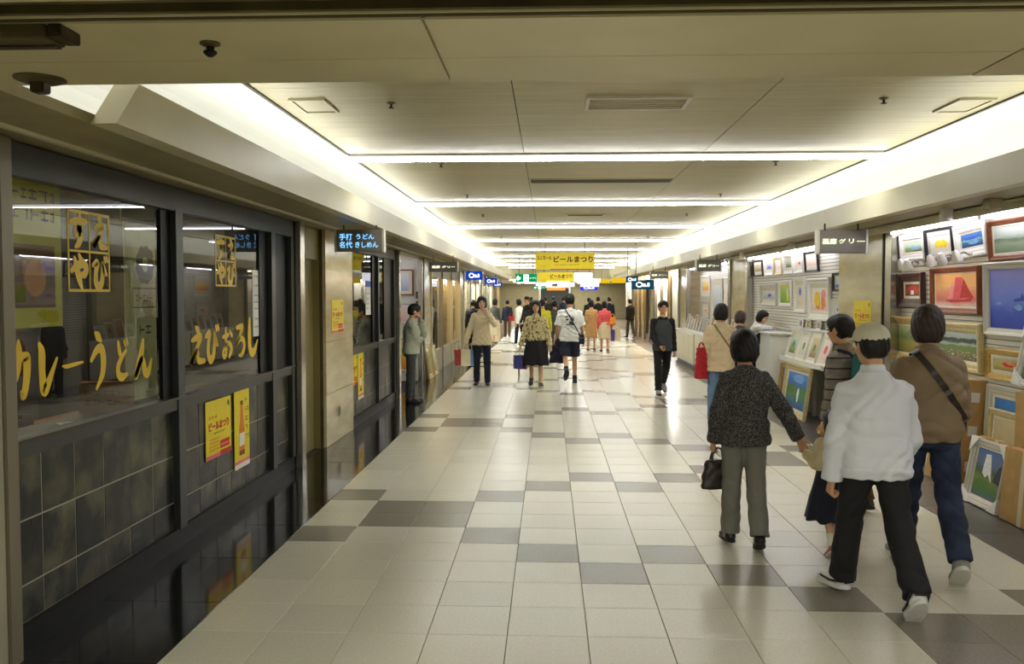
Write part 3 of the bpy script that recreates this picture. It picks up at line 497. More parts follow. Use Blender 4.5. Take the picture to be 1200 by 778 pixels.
lean('tallest stacked frame with a strip of blue picture', 3.945, 7.30, 7.98, 1.0, 2.2, 'silver_frame', fw=.08, d=.045, lm='linen', lw=.03, am='art_blue_sea')
carton('tall narrow carton at the left end of the stack', 3.90, 8.0, 8.22, 1.02, .20, 4); carton('lower carton beside the tall narrow one', 3.84, 8.25, 8.75, .72, .10, 8)
carton('carton at the right picture edge beside the waterfall landscape', 3.74, 6.5, 7.08, .58, .12, 4)
carton('upright carton carrying the tilted landscape at the right picture edge', 3.98, 6.60, 7.14, 1.02, .22, 0)

# second gallery bay
G2 = 'pictures on the second gallery wall'
tops = [(16.3,17.0,'art_autumn','black_frame','tiny autumn scene in a black frame, top row far left'), (15.55,16.15,'art_violet','white_frame','pale frame with a small blue flower, top row'), (14.95,15.45,'art_pink','pale_gold','narrow pink picture in a gold frame, top row'), (14.3,14.85,'art_meadow_sky','white_frame','green sprig on white in a pale frame, top row'), (13.72,14.22,'art_pale','white_frame','white picture with one red square, top row'), (12.98,13.62,'art_pink','black_frame','pale print in a black frame near the hanging sign')]
for y0, y1, a, f_, l in tops:
    on_right(l, y0, y1, 2.14, 2.45, f_, fw=.05 if f_ != 'black_frame' else .035, lm='linen', lw=.06, am=a, tilt=5, group=G2, shapes=[('p_red', [(.3,.3),(.7,.3),(.7,.7),(.3,.7)])] if 'red square' in l else [('p_violet', blob(.5,.5,.2,.25))] if 'blue flower' in l else [('p_green', blob(.4,.4,.1,.3))] if 'sprig' in l else ())
on_right('blue flower sketch in a silver frame over the sales counter', 15.3, 16.4, 1.60, 1.99, 'silver_frame', fw=.07, d=.05, lm='linen', lw=.05, am='art_mist', shapes=[('p_violet', blob(.55,.45,.16,.2)), ('p_blue', blob(.5,.35,.1,.1))], group=G2)
on_right('bright green and yellow glowing leaves in a white frame', 14.4, 15.15, 1.60, 2.03, 'white_frame', fw=.06, am='art_leaf_green', shapes=[('p_yellow', [(.6,.1),(.8,.1),(.75,.95),(.62,.9)]), ('p_white', blob(.72,.6,.08,.3))], group=G2)
on_right('tall white sheet with a blue iris', 13.62, 14.2, 1.52, 2.06, 'white_frame', fw=.05, lm='linen', lw=.06, am='art_pale', shapes=[('p_violet', blob(.5,.68,.18,.22)), ('p_yellow', blob(.5,.22,.1,.1))], group=G2)
on_right('large orange and yellow tree in a white frame', 12.4, 13.42, 1.42, 2.04, 'white_frame', fw=.09, d=.05, lm='linen', lw=.05, am='art_pink', shapes=[('p_yellow', blob(.42,.5,.26,.32,16)), ('p_orange', blob(.68,.35,.2,.3,14)), ('p_yellow', blob(.35,.7,.14,.14)), ('p_orange', blob(.4,.15,.14,.08)), ('p_rose', blob(.75,.72,.14,.18)), ('p_white', [(.54,.15),(.6,.15),(.6,.8),(.55,.8)])], group=G2)
on_right('small night blue print in a black frame by the pillar', 11.92, 12.30, 1.84, 2.10, 'black_frame', fw=.035, lm='linen', lw=.02, am='art_mist', shapes=[('p_blue', [(0,0),(1,0),(1,.35),(0,.25)])], group=G2)
on_right('pale blue print in a white frame by the pillar', 11.92, 12.34, 1.40, 1.74, 'white_frame', fw=.03, lm='linen', lw=.04, am='art_mist', shapes=[('p_blue', blob(.5,.6,.1,.14))], group=G2)
t = empty('display_shelf', (0, 0, 0), 0, 'white display shelf with leaning pictures before the second gallery wall', 'shelf')
MB().box(3.70, 3.98, 11.95, 14.1, .76, .80).build('shelf_board', 'white_paint', t, bevel=.004); MB().box(3.70, 3.72, 11.95, 14.1, .80, .83).build('lip', 'white_paint', t)
for y in (12.0, 13.0, 14.0): MB().box(3.90, 3.96, y-.03, y+.03, 0, .76).build('leg', 'white_paint', t)
for k, (y0, y1, a, l) in enumerate(((13.55, 14.05, 'art_meadow_sky', 'pale green print leaning on the white shelf, leftmost'), (13.02, 13.5, 'art_pale', 'cream print leaning on the white shelf, second from left'), (12.5, 12.97, 'art_autumn', 'yellow print leaning on the white shelf, third from left'), (12.0, 12.45, 'art_pink', 'pink flower print leaning on the white shelf, rightmost'))):
    lean(l, 3.79, y0, y1, .46, 16, 'white_frame', z=.805, fw=.035, d=.025, lm='linen', lw=.05, am=a, shapes=[('p_pink', blob(.5,.5,.26,.22))] if 'pink' in l else [('p_green', blob(.5,.5,.15,.2))], group='prints leaning on the white shelf')
lean('dusk landscape in a gold frame on the floor beside the sales counter', 3.70, 13.82, 14.14, .70, 7, 'gold', fw=.06, d=.045, am='art_dusk', group=None)
lean('tall blue and green pond landscape in a gold frame on the floor', 3.62, 12.35, 13.6, .76, 8, 'pale_gold', fw=.09, d=.05, lm='linen', lw=.03, am='art_green_pond', shapes=[('p_lblue', blob(.55,.85,.3,.12)), ('p_green', blob(.2,.5,.2,.15)), ('p_white', blob(.6,.4,.05,.2))])
lean('bright picture in a gold frame at the feet of the backpack wearer', 3.50, 10.55, 11.3, .50, 20, 'gold', fw=.06, d=.045, lm='linen', lw=.02, am='art_waterfall', shapes=[('p_orange', blob(.4,.75,.2,.2)), ('p_blue', blob(.5,.4,.3,.2)), ('p_yellow', blob(.3,.2,.2,.1))])
t = empty('sales_counter', (0, 0, 0), 0, 'tall white counter panel where the saleswoman writes', 'counter'); MB().box(3.60, 3.92, 14.25, 14.95, 0, 1.15).build('counter_body', 'white_paint', t, bevel=.008); MB().box(3.57, 3.94, 14.2, 15.0, 1.15, 1.18).build('counter_top', 'white_frame', t, bevel=.006); MB().box(3.62, 3.90, 14.243, 14.25, .1, 1.1).build('front_panel', 'slat_white', t)
t = empty('order_pad', (3.75, 14.75, 1.18), .2, 'white order pad on the sales counter', 'paper'); MB().box(-.10,.10,-.14,.14,0,.012).build('sheets', 'paper', t); MB().box(-.10,.10,.12,.15,0,.018).build('binding', 'p_blue', t)
for k, (y, m_, l) in enumerate(((13.75, 'p_violet', 'small white card with violet print above the shelf'), (13.35, 'p_yellow', 'small white card with yellow print above the shelf'), (12.85, 'p_lblue', 'small white card with pale blue print above the shelf'))):
    lean(l, 3.94, y-.10, y+.10, .13, 6, 'white_frame', z=1.285, fw=.02, d=.02, am='art_pale', shapes=[(m_, blob(.5,.5,.22,.22))], group='small cards above the shelf')
t = empty('card_ledge', (0,0,0), 0, 'narrow white ledge carrying small cards on the second gallery wall', 'ledge'); MB().box(3.88, 3.985, 11.95, 14.1, 1.262, 1.285).build('ledge_board', 'white_paint', t); MB().box(3.88, 3.885, 11.95, 14.1, 1.285, 1.295).build('lip', 'white_paint', t)

# third gallery bay: white counters with prints, farther along
G3 = 'pictures on the third gallery wall'
for y0, y1, z0, z1, a, f_, l in ((23.0, 24.2, 1.75, 2.3, 'art_citrus', 'white_frame', 'pale yellow print high on the far white gallery wall'), (23.1, 24.1, 1.15, 1.6, 'art_pink', 'silver_frame', 'small orange flower picture behind the dark shirted man'), (21.3, 22.6, 1.3, 2.2, 'art_mist', 'white_frame', 'large misty white picture on the far gallery wall'), (19.9, 21.0, 1.4, 2.2, 'art_pink', 'white_frame', 'pale pink picture on the far gallery wall'), (18.9, 19.7, 1.4, 2.25, 'art_violet', 'white_frame', 'violet picture beside the second right pillar')):
    on_right(l, y0, y1, z0, z1, f_, x=4.235, fw=.06, lm='linen', lw=.10, am=a, shapes=[('p_orange', blob(.5,.5,.25,.25))] if 'orange' in l else (), group=G3)
for k, (y0, y1) in enumerate(((16.95, 19.0), (19.1, 21.2), (21.3, 24.2))):
    t = empty('display_counter', (0,0,0), 0, '%s white print counter along the right gallery, counted from the camera' % nth(k), 'counter', 'white print counters along the right')
    x0 = 3.52
    MB().box(x0, 3.84, y0, y1, .08, .84).build('counter_body', 'white_frame', t, bevel=.006); MB().box(x0+.04, 3.84, y0+.02, y1-.02, 0, .08).build('plinth', 'dark_steel', t); MB().box(x0-.02, 3.85, y0, y1, .84, .87).build('counter_top', 'white_paint', t)
    n = max(2, int((y1-y0)/.7)); d = (y1-y0)/n
    for i in range(n): MB().box(x0-.008, x0, y0+i*d+.02, y0+(i+1)*d-.02, .12, .80).build('front_panel', 'linen', t)
    MB().box(x0-.012, x0+.004, y1-.12, y1-.05, .08, .84).build('corner_strip', 'alcove_olive', t)
    for i in range(int((y1-y0)/.42)):
        y = y0 + .25 + i*.42
        lean('white print standing %s along the %s white print counter' % (nth(i), nth(k)), 3.72, y-.18, y+.18, .30 + .06*(i % 3), 14, 'white_frame', z=.872, fw=.02, d=.02, am=('art_mist','art_pale','art_pink')[i % 3], shapes=[(('p_lblue','p_dark','p_orange','p_green')[i % 4], blob(.5,.5,.2,.16))], group='prints on the white counters')

# left alcove pictures, and frames standing outside it
def on_end(label, x0, x1, z0, z1, fm, y=17.94, **k): return picture(label, ((x0+x1)/2, y, z0), (D_(2), 0, 0), x1-x0, z1-z0, fm, **k)
G4 = 'pictures in the left alcove'
on_end('pale picture in a wooden frame over the leaning man', -3.16, -2.80, 1.78, 2.32, 'wood_frame', fw=.03, lm='linen', lw=.06, am='art_mist', group=G4)
on_end('small picture in a brown frame beside the steel post', -2.75, -2.64, 1.72, 1.86, 'dark_frame', fw=.02, am='art_warm_room', group=G4); on_end('lower small picture in a brown frame beside the steel post', -2.75, -2.64, 1.5, 1.66, 'wood_frame', fw=.02, am='art_autumn', group=G4)
on_end('print in a white frame behind the leaning man', -3.16, -2.80, 1.2, 1.62, 'white_frame', fw=.03, am='art_pink', group=G4); on_end('orange and pink print low in the left alcove', -3.2, -2.82, .2, .9, 'pale_gold', fw=.04, am='art_citrus', group=G4)
picture('gold framed landscape leaning outside the left alcove', (-2.53, 18.5, 0), (D_(-8), 0, math.pi/2), .7, .75, 'gold', fw=.07, lm='linen', lw=.03, am='art_field'); picture('pale framed picture leaning beyond the gold one on the left', (-2.53, 19.35, 0), (D_(-8), 0, math.pi/2), .6, .66, 'pale_gold', fw=.06, lm='linen', lw=.03, am='art_meadow_sky')

# ------------------------------------------------------------------ hanging signs
def sign(label, x0, x1, y, z0, z1, body, lines, tcol, group=None, edge='sign_edge', d=.10, cap=.022, top=2.552, extra=None, name='hanging_sign', rods=True):
    t = empty(name, ((x0+x1)/2, y, z0), 0, label, 'sign', group); w_, h_ = x1-x0, z1-z0
    MB().box(-w_/2+cap, w_/2-cap, -d/2, d/2, 0, h_).build('sign_box', body, t, bevel=.003)
    if cap > 0:
        for s_ in (-1, 1): MB().box(s_*w_/2 - (cap if s_ > 0 else 0), s_*w_/2 + (cap if s_ < 0 else 0), -d/2-.008, d/2+.008, -.008, h_+.008).build('end_cap', edge, t, bevel=.004)
    if rods:
        for s_ in (-1, 1): MB().tube([(s_*w_*.33, 0, h_-.002), (s_*w_*.33, 0, top - z0)], .009, 8).build('hanger', 'dark_steel', t, smooth=True)
    for body_, fx, fz, fw2, fh in lines:
        for nm, yy, rot in (('lettering', -d/2-.0015, FACING),): text_mesh(nm, body_, .1, tcol, t, (-w_/2 + fx*w_, yy, fz*h_), rot, bold=.004 if name == 'hanging_banner' else .0012, fit=(fw2*w_, fh*h_))
    if extra: extra(t, w_, h_, d)
    return t
sign('grey hanging sign with glowing blue lettering by the left marble pillar', -2.32, -1.778, 9.4, 2.265, 2.500, 'sign_grey', [('手打', .10, .52, .26, .30), ('うどん', .44, .56, .36, .24), ('名代', .10, .16, .26, .30), ('きしめん', .42, .18, .46, .26)], 'sign_text_blue')
sign('grey hanging sign with pale green lettering by the right marble pillar', 2.84, 3.365, 9.4, 2.236, 2.480, 'sign_grey', [('画廊', .10, .38, .28, .26), ('グ', .42, .42, .14, .20), ('リ', .62, .42, .10, .20), ('ー', .78, .50, .16, .03)], 'sign_text')
sign('smaller grey gallery sign farther along on the right', 2.771, 3.253, 16.6, 2.236, 2.445, 'sign_grey', [('画廊', .12, .36, .28, .28), ('グリー', .46, .38, .44, .24)], 'sign_text')
sign('smaller grey gallery sign farther along on the left', -2.305, -1.731, 16.6, 2.230, 2.421, 'sign_grey', [('画廊', .14, .36, .26, .28), ('グリー', .46, .38, .44, .24)], 'sign_text')
sign('dark grey gallery sign behind the dark shirted man', 2.72, 3.22, 23.6, 2.22, 2.42, 'sign_grey', [('画廊', .10, .36, .28, .28), ('グリー', .44, .38, .46, .24)], 'sign_text')
sign('dark teal hanging sign under the grey one on the right', 2.6, 3.3, 27.5, 1.96, 2.25, 'lit_teal', [], 'lit_white', cap=0, extra=logo_mark)
sign('bright teal sign with a white mark farther right', 2.28, 2.66, 26, 2.156, 2.333, 'lit_teal', [], 'lit_white', cap=.012, top=3.185, extra=logo_mark)
sign('near blue lit sign with a white mark on the left', -2.48, -1.968, 26, 2.235, 2.491, 'lit_blue', [], 'lit_white', cap=.01, extra=logo_mark)
sign('far blue lit sign with a white mark on the left', -2.433, -1.946, 33, 2.19, 2.417, 'lit_blue', [], 'lit_white', cap=.01, extra=logo_mark)
sign('farthest little blue sign on the left', -2.55, -2.1, 39.5, 2.17, 2.33, 'lit_blue', [], 'lit_white', cap=.01, extra=logo_mark)
def beer(t, w_, h_, d):
    MB().box(w_*.26-w_/2, w_*.985-w_/2, -d/2-.003, -d/2-.001, 0, h_*.05).build('red_stripe', 'red_ink', t)
    marks('print_lines', 'banner_ink', t, -w_*.18, w_*.25, -d/2-.001, h_*.22, h_*.34, 1, 3); marks('print_lines', 'orange_ink', t, -w_*.48, -w_*.27, -d/2-.001, h_*.08, h_*.3, 2, 4)
sign('big yellow beer festival banner hanging across the passage', -.366, 1.221, 23.2, 2.458, 2.912, 'yellow_paper', [('ビールまつり', .31, .42, .66, .38), ('ユニモール', .03, .58, .25, .22), ], 'banner_ink', cap=0, d=.02, top=3.185, extra=beer, name='hanging_banner')
sign('smaller yellow beer festival banner behind the big one', -.379, .905, 32, 2.271, 2.616, 'yellow_paper', [('ビールまつり', .34, .36, .62, .44), ], 'banner_ink', cap=0, d=.02, top=3.185, extra=beer, name='hanging_banner')
def exit_marks(t, w_, h_, d):
    y = -d/2 - .003
    MB().add([(-w_*.47,y,h_*.5),(-w_*.36,y,h_*.85),(-w_*.36,y,h_*.64),(-w_*.26,y,h_*.64),(-w_*.26,y,h_*.36),(-w_*.36,y,h_*.36),(-w_*.36,y,h_*.15)], [(0,6,5,4,3,2,1)]).build('arrow', 'lit_white', t)
    MB().box(-w_*.12, w_*.12, y, -d/2, h_*.08, h_*.92).build('pictogram_panel', 'lit_white', t); b = MB(); b.ball((w_*.04, y-.004, h_*.72), h_*.09, 10, 6); b.tube([(w_*.03,y-.004,h_*.6),(-.0,y-.004,h_*.4),(-w_*.06,y-.004,h_*.2)], h_*.05, 6); b.tube([(0,y-.004,h_*.4),(w_*.07,y-.004,h_*.25)], h_*.045, 6); b.build('running_figure', 'lit_green', t); marks('print_lines', 'lit_white', t, w_*.18, w_*.42, y+.002, h_*.35, h_*.65, 1, 5)
sign('green emergency exit sign with white arrow and running figure', -1.149, -.413, 30, 2.213, 2.507, 'lit_green', [], 'lit_white', cap=0, top=3.185, extra=exit_marks)
sign('little far green exit sign under the yellow banners', -.75, -.15, 43, 2.06, 2.22, 'lit_green', [], 'lit_white', cap=0, top=3.185, extra=exit_marks)
sign('blank white lit box beside the smaller yellow banner', .93, 1.60, 32.1, 2.27, 2.60, 'lit_white', [], 'lit_white', cap=0, top=3.185); sign('far orange banner under the white panels', -.1, .9, 47, 2.02, 2.16, 'lit_orange', [], 'lit_white', cap=0, top=2.62)
for k, (a, b_) in enumerate(((-.72, .20), (.44, 1.38), (1.64, 2.66))): sign('%s white lit panel of the far row of three' % ('left', 'middle', 'right')[k], a, b_, 46, 2.21, 2.42, 'lit_white', [], 'lit_white', cap=.03, top=2.62, group='white lit panels across the far hall')
sign('far violet blue sign at the end of the passage', 1.8, 2.8, 50, 2.05, 2.30, 'lit_blue_deep', [], 'lit_white', cap=0, top=2.62, extra=logo_mark)
sign('left yellow lit sign over the far right shops', 2.55, 3.05, 43.5, 2.36, 2.56, 'lit_yellow', [], 'lit_white', cap=0, top=3.185); sign('right yellow lit sign over the far right shops', 2.62, 3.25, 36.5, 2.28, 2.50, 'lit_yellow', [], 'lit_white', cap=0)
# ------------------------------------------------------------------ figures: blended solids turned into one surface each
f32 = np.float32
def rx_(a): c, s = math.cos(a), math.sin(a); return np.array([[1,0,0],[0,c,-s],[0,s,c]])
def ry_(a): c, s = math.cos(a), math.sin(a); return np.array([[c,0,s],[0,1,0],[-s,0,c]])
def rz_(a): c, s = math.cos(a), math.sin(a); return np.array([[c,-s,0],[s,c,0],[0,0,1]])
def nrm(v): v = np.asarray(v, float); return v / max(1e-9, np.linalg.norm(v))

class Solid:
    """union of primitives, each sampled only near itself; mesh() gives one closed surface"""
    def __init__(s): s.ops = []
    def cone(s, a, b, ra, rb, k=.015, cut=False, cuta=False):
        s.ops.append(('cone', np.array(a, float), np.array(b, float), ra, rb, k, cut, cuta)); return s
    def ell(s, c, r, R=None, k=.015, sub=False):
        s.ops.append(('ell', np.array(c, float), np.array(r, float), np.eye(3) if R is None else R, k, sub)); return s
    def loft(s, o, R, lv, n=2.3, k=.02):
        s.ops.append(('loft', np.array(o, float), R, np.array(lv, float), n, k)); return s
    def plane(s, p, n): s.ops.append(('plane', np.array(p, float), nrm(n))); return s
    def shell(s): return s
    def bounds(s):
        lo, hi = [], []
        for o in s.ops:
            if o[0] == 'cone':
                r = max(o[3], o[4]); lo.append(np.minimum(o[1], o[2]) - r); hi.append(np.maximum(o[1], o[2]) + r)
            elif o[0] == 'ell' and not o[5]:
                r = np.sqrt(((o[3] * o[2]) ** 2).sum(1)); lo.append(o[1] - r); hi.append(o[1] + r)
            elif o[0] == 'loft':
                lv = o[3]; P = []
                for z, cx, cy, rx, ry in lv:
                    for a in (-1, 1):
                        for b in (-1, 1): P.append(o[1] + o[2] @ np.array([cx + a*rx, cy + b*ry, z]))
                P = np.array(P); lo.append(P.min(0)); hi.append(P.max(0))
        return np.min(lo, 0), np.max(hi, 0)
    def mesh(s, v, disp=None):
        lo, hi = s.bounds(); lo = lo - 3*v - .004; hi = hi + 3*v + .004
        n = np.ceil((hi - lo) / v).astype(int) + 1
        f = np.full(n, .08, f32)
        ax = [(lo[i] + v*np.arange(n[i])).astype(f32) for i in range(3)]
        def window(a, b, m):
            i0 = np.clip(np.floor((a - m - lo)/v).astype(int), 0, n); i1 = np.clip(np.ceil((b + m - lo)/v).astype(int) + 1, 0, n)
            sl = tuple(slice(i0[i], i1[i]) for i in range(3))
            return sl, ax[0][sl[0]][:,None,None], ax[1][sl[1]][None,:,None], ax[2][sl[2]][None,None,:]
        for o in s.ops:
            if o[0] == 'cone':
                _, a, b, ra, rb, k, cut, cuta = o; r = max(ra, rb); m = max(k, 2*v) + .012
                sl, X, Y, Z = window(np.minimum(a, b) - r, np.maximum(a, b) + r, m)
                ba = b - a; L2 = float(ba @ ba) + 1e-12
                x, y, z = X - f32(a[0]), Y - f32(a[1]), Z - f32(a[2])
                q = (x*f32(ba[0]) + y*f32(ba[1]) + z*f32(ba[2])) / f32(L2); t = np.clip(q, 0, 1)
                d = np.sqrt((x - t*f32(ba[0]))**2 + (y - t*f32(ba[1]))**2 + (z - t*f32(ba[2]))**2) - (f32(ra) + t*f32(rb - ra))
                L = f32(math.sqrt(L2))
                if cut: d = np.maximum(d, (q - 1)*L)
                if cuta: d = np.maximum(d, -q*L)
            elif o[0] == 'ell':
                _, c, r, R, k, sub = o; m = max(k, 2*v) + .012
                e = np.sqrt(((R * r) ** 2).sum(1)); sl, X, Y, Z = window(c - e, c + e, m)
                x, y, z = X - f32(c[0]), Y - f32(c[1]), Z - f32(c[2]); Ri = R.T
                u = [(x*f32(Ri[i,0]) + y*f32(Ri[i,1]) + z*f32(Ri[i,2])) / f32(r[i]) for i in range(3)]
                k0 = np.sqrt(u[0]**2 + u[1]**2 + u[2]**2) + f32(1e-6)
                k1 = np.sqrt((u[0]/f32(r[0]))**2 + (u[1]/f32(r[1]))**2 + (u[2]/f32(r[2]))**2) + f32(1e-6)
                d = k0*(k0 - 1)/k1
                if sub:
                    F = f[sl]; hh = np.clip(.5 - .5*(F + d)/f32(k), 0, 1)
                    f[sl] = F*(1 - hh) - d*hh + f32(k)*hh*(1 - hh); continue
            elif o[0] == 'loft':
                _, O, R, lv, ex, k = o; m = max(k, 2*v) + .012
                P = np.array([O + R @ np.array([cx + a*rx, cy + b*ry, z]) for z, cx, cy, rx, ry in lv for a in (-1,1) for b in (-1,1)])
                sl, X, Y, Z = window(P.min(0), P.max(0), m)
                x, y, z = X - f32(O[0]), Y - f32(O[1]), Z - f32(O[2]); Ri = R.T
                u, w, h = [x*f32(Ri[i,0]) + y*f32(Ri[i,1]) + z*f32(Ri[i,2]) for i in range(3)]
                zz = lv[:,0]; I = lambda j: np.interp(h, zz, lv[:,j]).astype(f32)
                rx, ry = I(3), I(4)
                q = (np.abs((u - I(1))/rx)**f32(ex) + np.abs((w - I(2))/ry)**f32(ex))**f32(1/ex)
                d = (q - 1)*np.minimum(rx, ry); d = np.maximum(d, np.maximum(h - f32(zz[-1]), f32(zz[0]) - h))
            elif o[0] == 'plane':
                _, p, nn = o
                d = (ax[0][:,None,None] - f32(p[0]))*f32(nn[0]) + (ax[1][None,:,None] - f32(p[1]))*f32(nn[1]) + (ax[2][None,None,:] - f32(p[2]))*f32(nn[2])
                f = np.maximum(f, d); continue
            F = f[sl]; hh = np.clip(.5 + .5*(F - d)/f32(k), 0, 1)
            f[sl] = F*(1 - hh) + d*hh - f32(k)*hh*(1 - hh)
        if disp is not None:
            f = f + disp(ax[0][:,None,None], ax[1][None,:,None], ax[2][None,None,:]).astype(f32)
        f[0] = f[-1] = .05; f[:,0] = f[:,-1] = .05; f[:,:,0] = f[:,:,-1] = .05
        return nets(f, lo, v)

def nets(f, lo, v):
    s = (f < 0); n = np.array(f.shape); u = s.astype(np.uint8)
    a = u[:-1] + u[1:]; a = a[:,:-1] + a[:,1:]; a = a[:,:,:-1] + a[:,:,1:]
    mask = (a > 0) & (a < 8); ci = np.argwhere(mask); idx = np.full(mask.shape, -1, np.int64); idx[mask] = np.arange(len(ci))
    acc = np.zeros((len(ci), 3)); cnt = np.zeros(len(ci))
    co = [(i,j,k) for i in (0,1) for j in (0,1) for k in (0,1)]; val = {}
    for c in co: val[c] = f[ci[:,0]+c[0], ci[:,1]+c[1], ci[:,2]+c[2]]
    for c in co:
        for axx in range(3):
            if c[axx]: continue
            e = list(c); e[axx] = 1; e = tuple(e); fa, fb = val[c], val[e]; m = (fa < 0) != (fb < 0)
            t = fa[m] / (fa[m] - fb[m]); p = np.tile(np.array(c, float), (m.sum(), 1)); p[:,axx] += t; acc[m] += p; cnt[m] += 1
    V = lo + v*(ci + acc/cnt[:,None]); Q = []
    for axx in range(3):
        o1, o2 = (axx+1) % 3, (axx+2) % 3
        A = np.take(s, range(0, n[axx]-1), axx); B = np.take(s, range(1, n[axx]), axx)
        E = np.argwhere(A != B); E = E[(E[:,o1] > 0) & (E[:,o2] > 0) & (E[:,o1] < n[o1]-1) & (E[:,o2] < n[o2]-1)]
        if not len(E): continue
        def g(d1, d2):
            c = E.copy(); c[:,o1] -= d1; c[:,o2] -= d2; return idx[c[:,0], c[:,1], c[:,2]]
        q = np.stack([g(1,1), g(0,1), g(0,0), g(1,0)], 1); ins = A[E[:,0], E[:,1], E[:,2]]
        q[~ins] = q[~ins][:, ::-1]; Q.append(q)
    return V, np.concatenate(Q)

def quick_mesh(name, V, Q, mats, parent, smooth=True):
    me = bpy.data.meshes.new(name); me.vertices.add(len(V)); me.vertices.foreach_set('co', np.asarray(V, f32).ravel())
    me.loops.add(len(Q)*4); me.loops.foreach_set('vertex_index', np.asarray(Q, np.int32).ravel())
    me.polygons.add(len(Q)); me.polygons.foreach_set('loop_start', np.arange(0, len(Q)*4, 4, dtype=np.int32))
    me.polygons.foreach_set('use_smooth', np.full(len(Q), smooth)); me.update(calc_edges=True)
    for m in (mats if isinstance(mats, (list, tuple)) else [mats]): me.materials.append(m)
    o = bpy.data.objects.new(name, me); COL.objects.link(o)
    if parent is not None: o.parent = parent
    return o

def folds(amp, fx=26, seed=0.0):
    def d(X, Y, Z):
        wx = X + .03*np.sin(Z*19 + seed) + .02*np.sin(Y*31 + Z*11); wz = Z + .035*np.sin(X*15 + seed*2) + .02*np.sin(Y*23)
        a = 1 - 2*np.abs(np.sin(wz*f32(fx*1.25) + wx*9 + seed)) ; m = .5 + .5*np.sin(wx*12 + wz*7 + seed*3 + Y*8)
        b = 1 - 2*np.abs(np.sin(wx*f32(fx*1.3) - wz*f32(fx*.9) + seed*2)); n_ = .5 + .5*np.sin(wz*14 - X*9 + Y*12 + seed)
        return f32(amp*1.25)*(a*m + .8*b*n_)
    return d

D = math.radians
def skeleton(h, P):
    """joints of a figure facing +Y, origin on the floor; P holds the pose in degrees"""
    J = {}; fem = P.get('fem', False)
    lean = D(P.get('lean', 2)); J['RT'] = RT = rz_(D(P.get('twist', 0))) @ ry_(D(P.get('side', 0))) @ rx_(-lean)
    hipw = h*(.050 if fem else .052); sw = h*P.get('sw', .084 if fem else .094)
    pel = np.zeros(3); J['feet'] = {}
    for sd, nm in ((-1,'L'), (1,'R')):
        fl, kn, ab, fp, to = [D(x) for x in P.get('leg'+nm, (0, 0, 1, 0, 6))]
        hip = pel + np.array([sd*hipw, 0, 0])
        kne = hip + .245*h*np.array([sd*math.sin(ab), math.sin(fl)*math.cos(ab), -math.cos(fl)*math.cos(ab)])
        ang = fl - kn
        ank = kne + .243*h*np.array([sd*math.sin(ab)*.6, math.sin(ang), -math.cos(ang)])
        fwd = nrm([sd*math.sin(to), math.cos(to)*math.cos(fp), -math.sin(fp)]); side = nrm(np.cross(fwd, [0,0,1])); upv = np.cross(side, fwd)
        J['hip'+nm], J['knee'+nm], J['ank'+nm], J['foot'+nm] = hip, kne, ank, (fwd, side, upv)
    low = min((J['ank'+s] + J['foot'+s][0]*t*h - J['foot'+s][2]*.042*h)[2] for s in 'LR' for t in (-.04, .1))
    dz = np.array([0, 0, -low])
    for k in list(J):
        if k[:3] in ('hip','kne','ank'): J[k] = J[k] + dz
    J['pel'] = pel + dz; base = J['pel'] - RT @ np.array([0,0,.53*h])      # torso frame: z in body heights
    J['T'] = base; T = lambda x, y, z: base + RT @ np.array([x*h, y*h, z*h])
    J['neck'] = T(0, -.004, .835)
    for sd, nm in ((-1,'L'), (1,'R')):
        S = T(sd*sw/h, -.006, P.get('shz', .784)); fl, ab, el, tw = [D(x) for x in P.get('arm'+nm, (-4, 8, 14, 10))]
        u = RT @ nrm([sd*math.sin(ab), math.sin(fl)*math.cos(ab), -math.cos(fl)*math.cos(ab)]); lu, lf = .172*h, .152*h
        tgt = P.get('hand'+nm)
        if tgt is not None:
            W = np.array(tgt, float); dv = W - S; L = min(np.linalg.norm(dv), (lu+lf)*.995); dn = nrm(dv); W = S + dn*L
            ca = (lu*lu + L*L - lf*lf)/(2*lu*L); ca = max(-1, min(1, ca)); pole = RT @ np.array(P.get('pole'+nm, (sd*.5, -1, -.3)), float)
            pole = nrm(pole - dn*(pole @ dn)); E = S + dn*lu*ca + pole*lu*math.sqrt(1 - ca*ca); fo = nrm(W - E)
        else:
            E = S + u*lu; fw = RT @ np.array([-sd*math.sin(tw), math.cos(tw), 0.0]); fw = nrm(fw - u*(fw @ u))
            fo = math.cos(el)*u + math.sin(el)*fw; W = E + fo*lf
        J['sh'+nm], J['el'+nm], J['wr'+nm], J['fo'+nm] = S, E, W, fo
    hy, hp = D(P.get('head', (0, 0))[0]), D(P.get('head', (0, 0))[1])
    J['RH'] = RH = rz_(hy) @ rz_(D(P.get('twist', 0))) @ rx_(-hp)
    J['headc'] = J['neck'] + RT @ np.array([0, .008*h, .030*h]) + RH @ np.array([0, .012*h, .072*h])
    return J

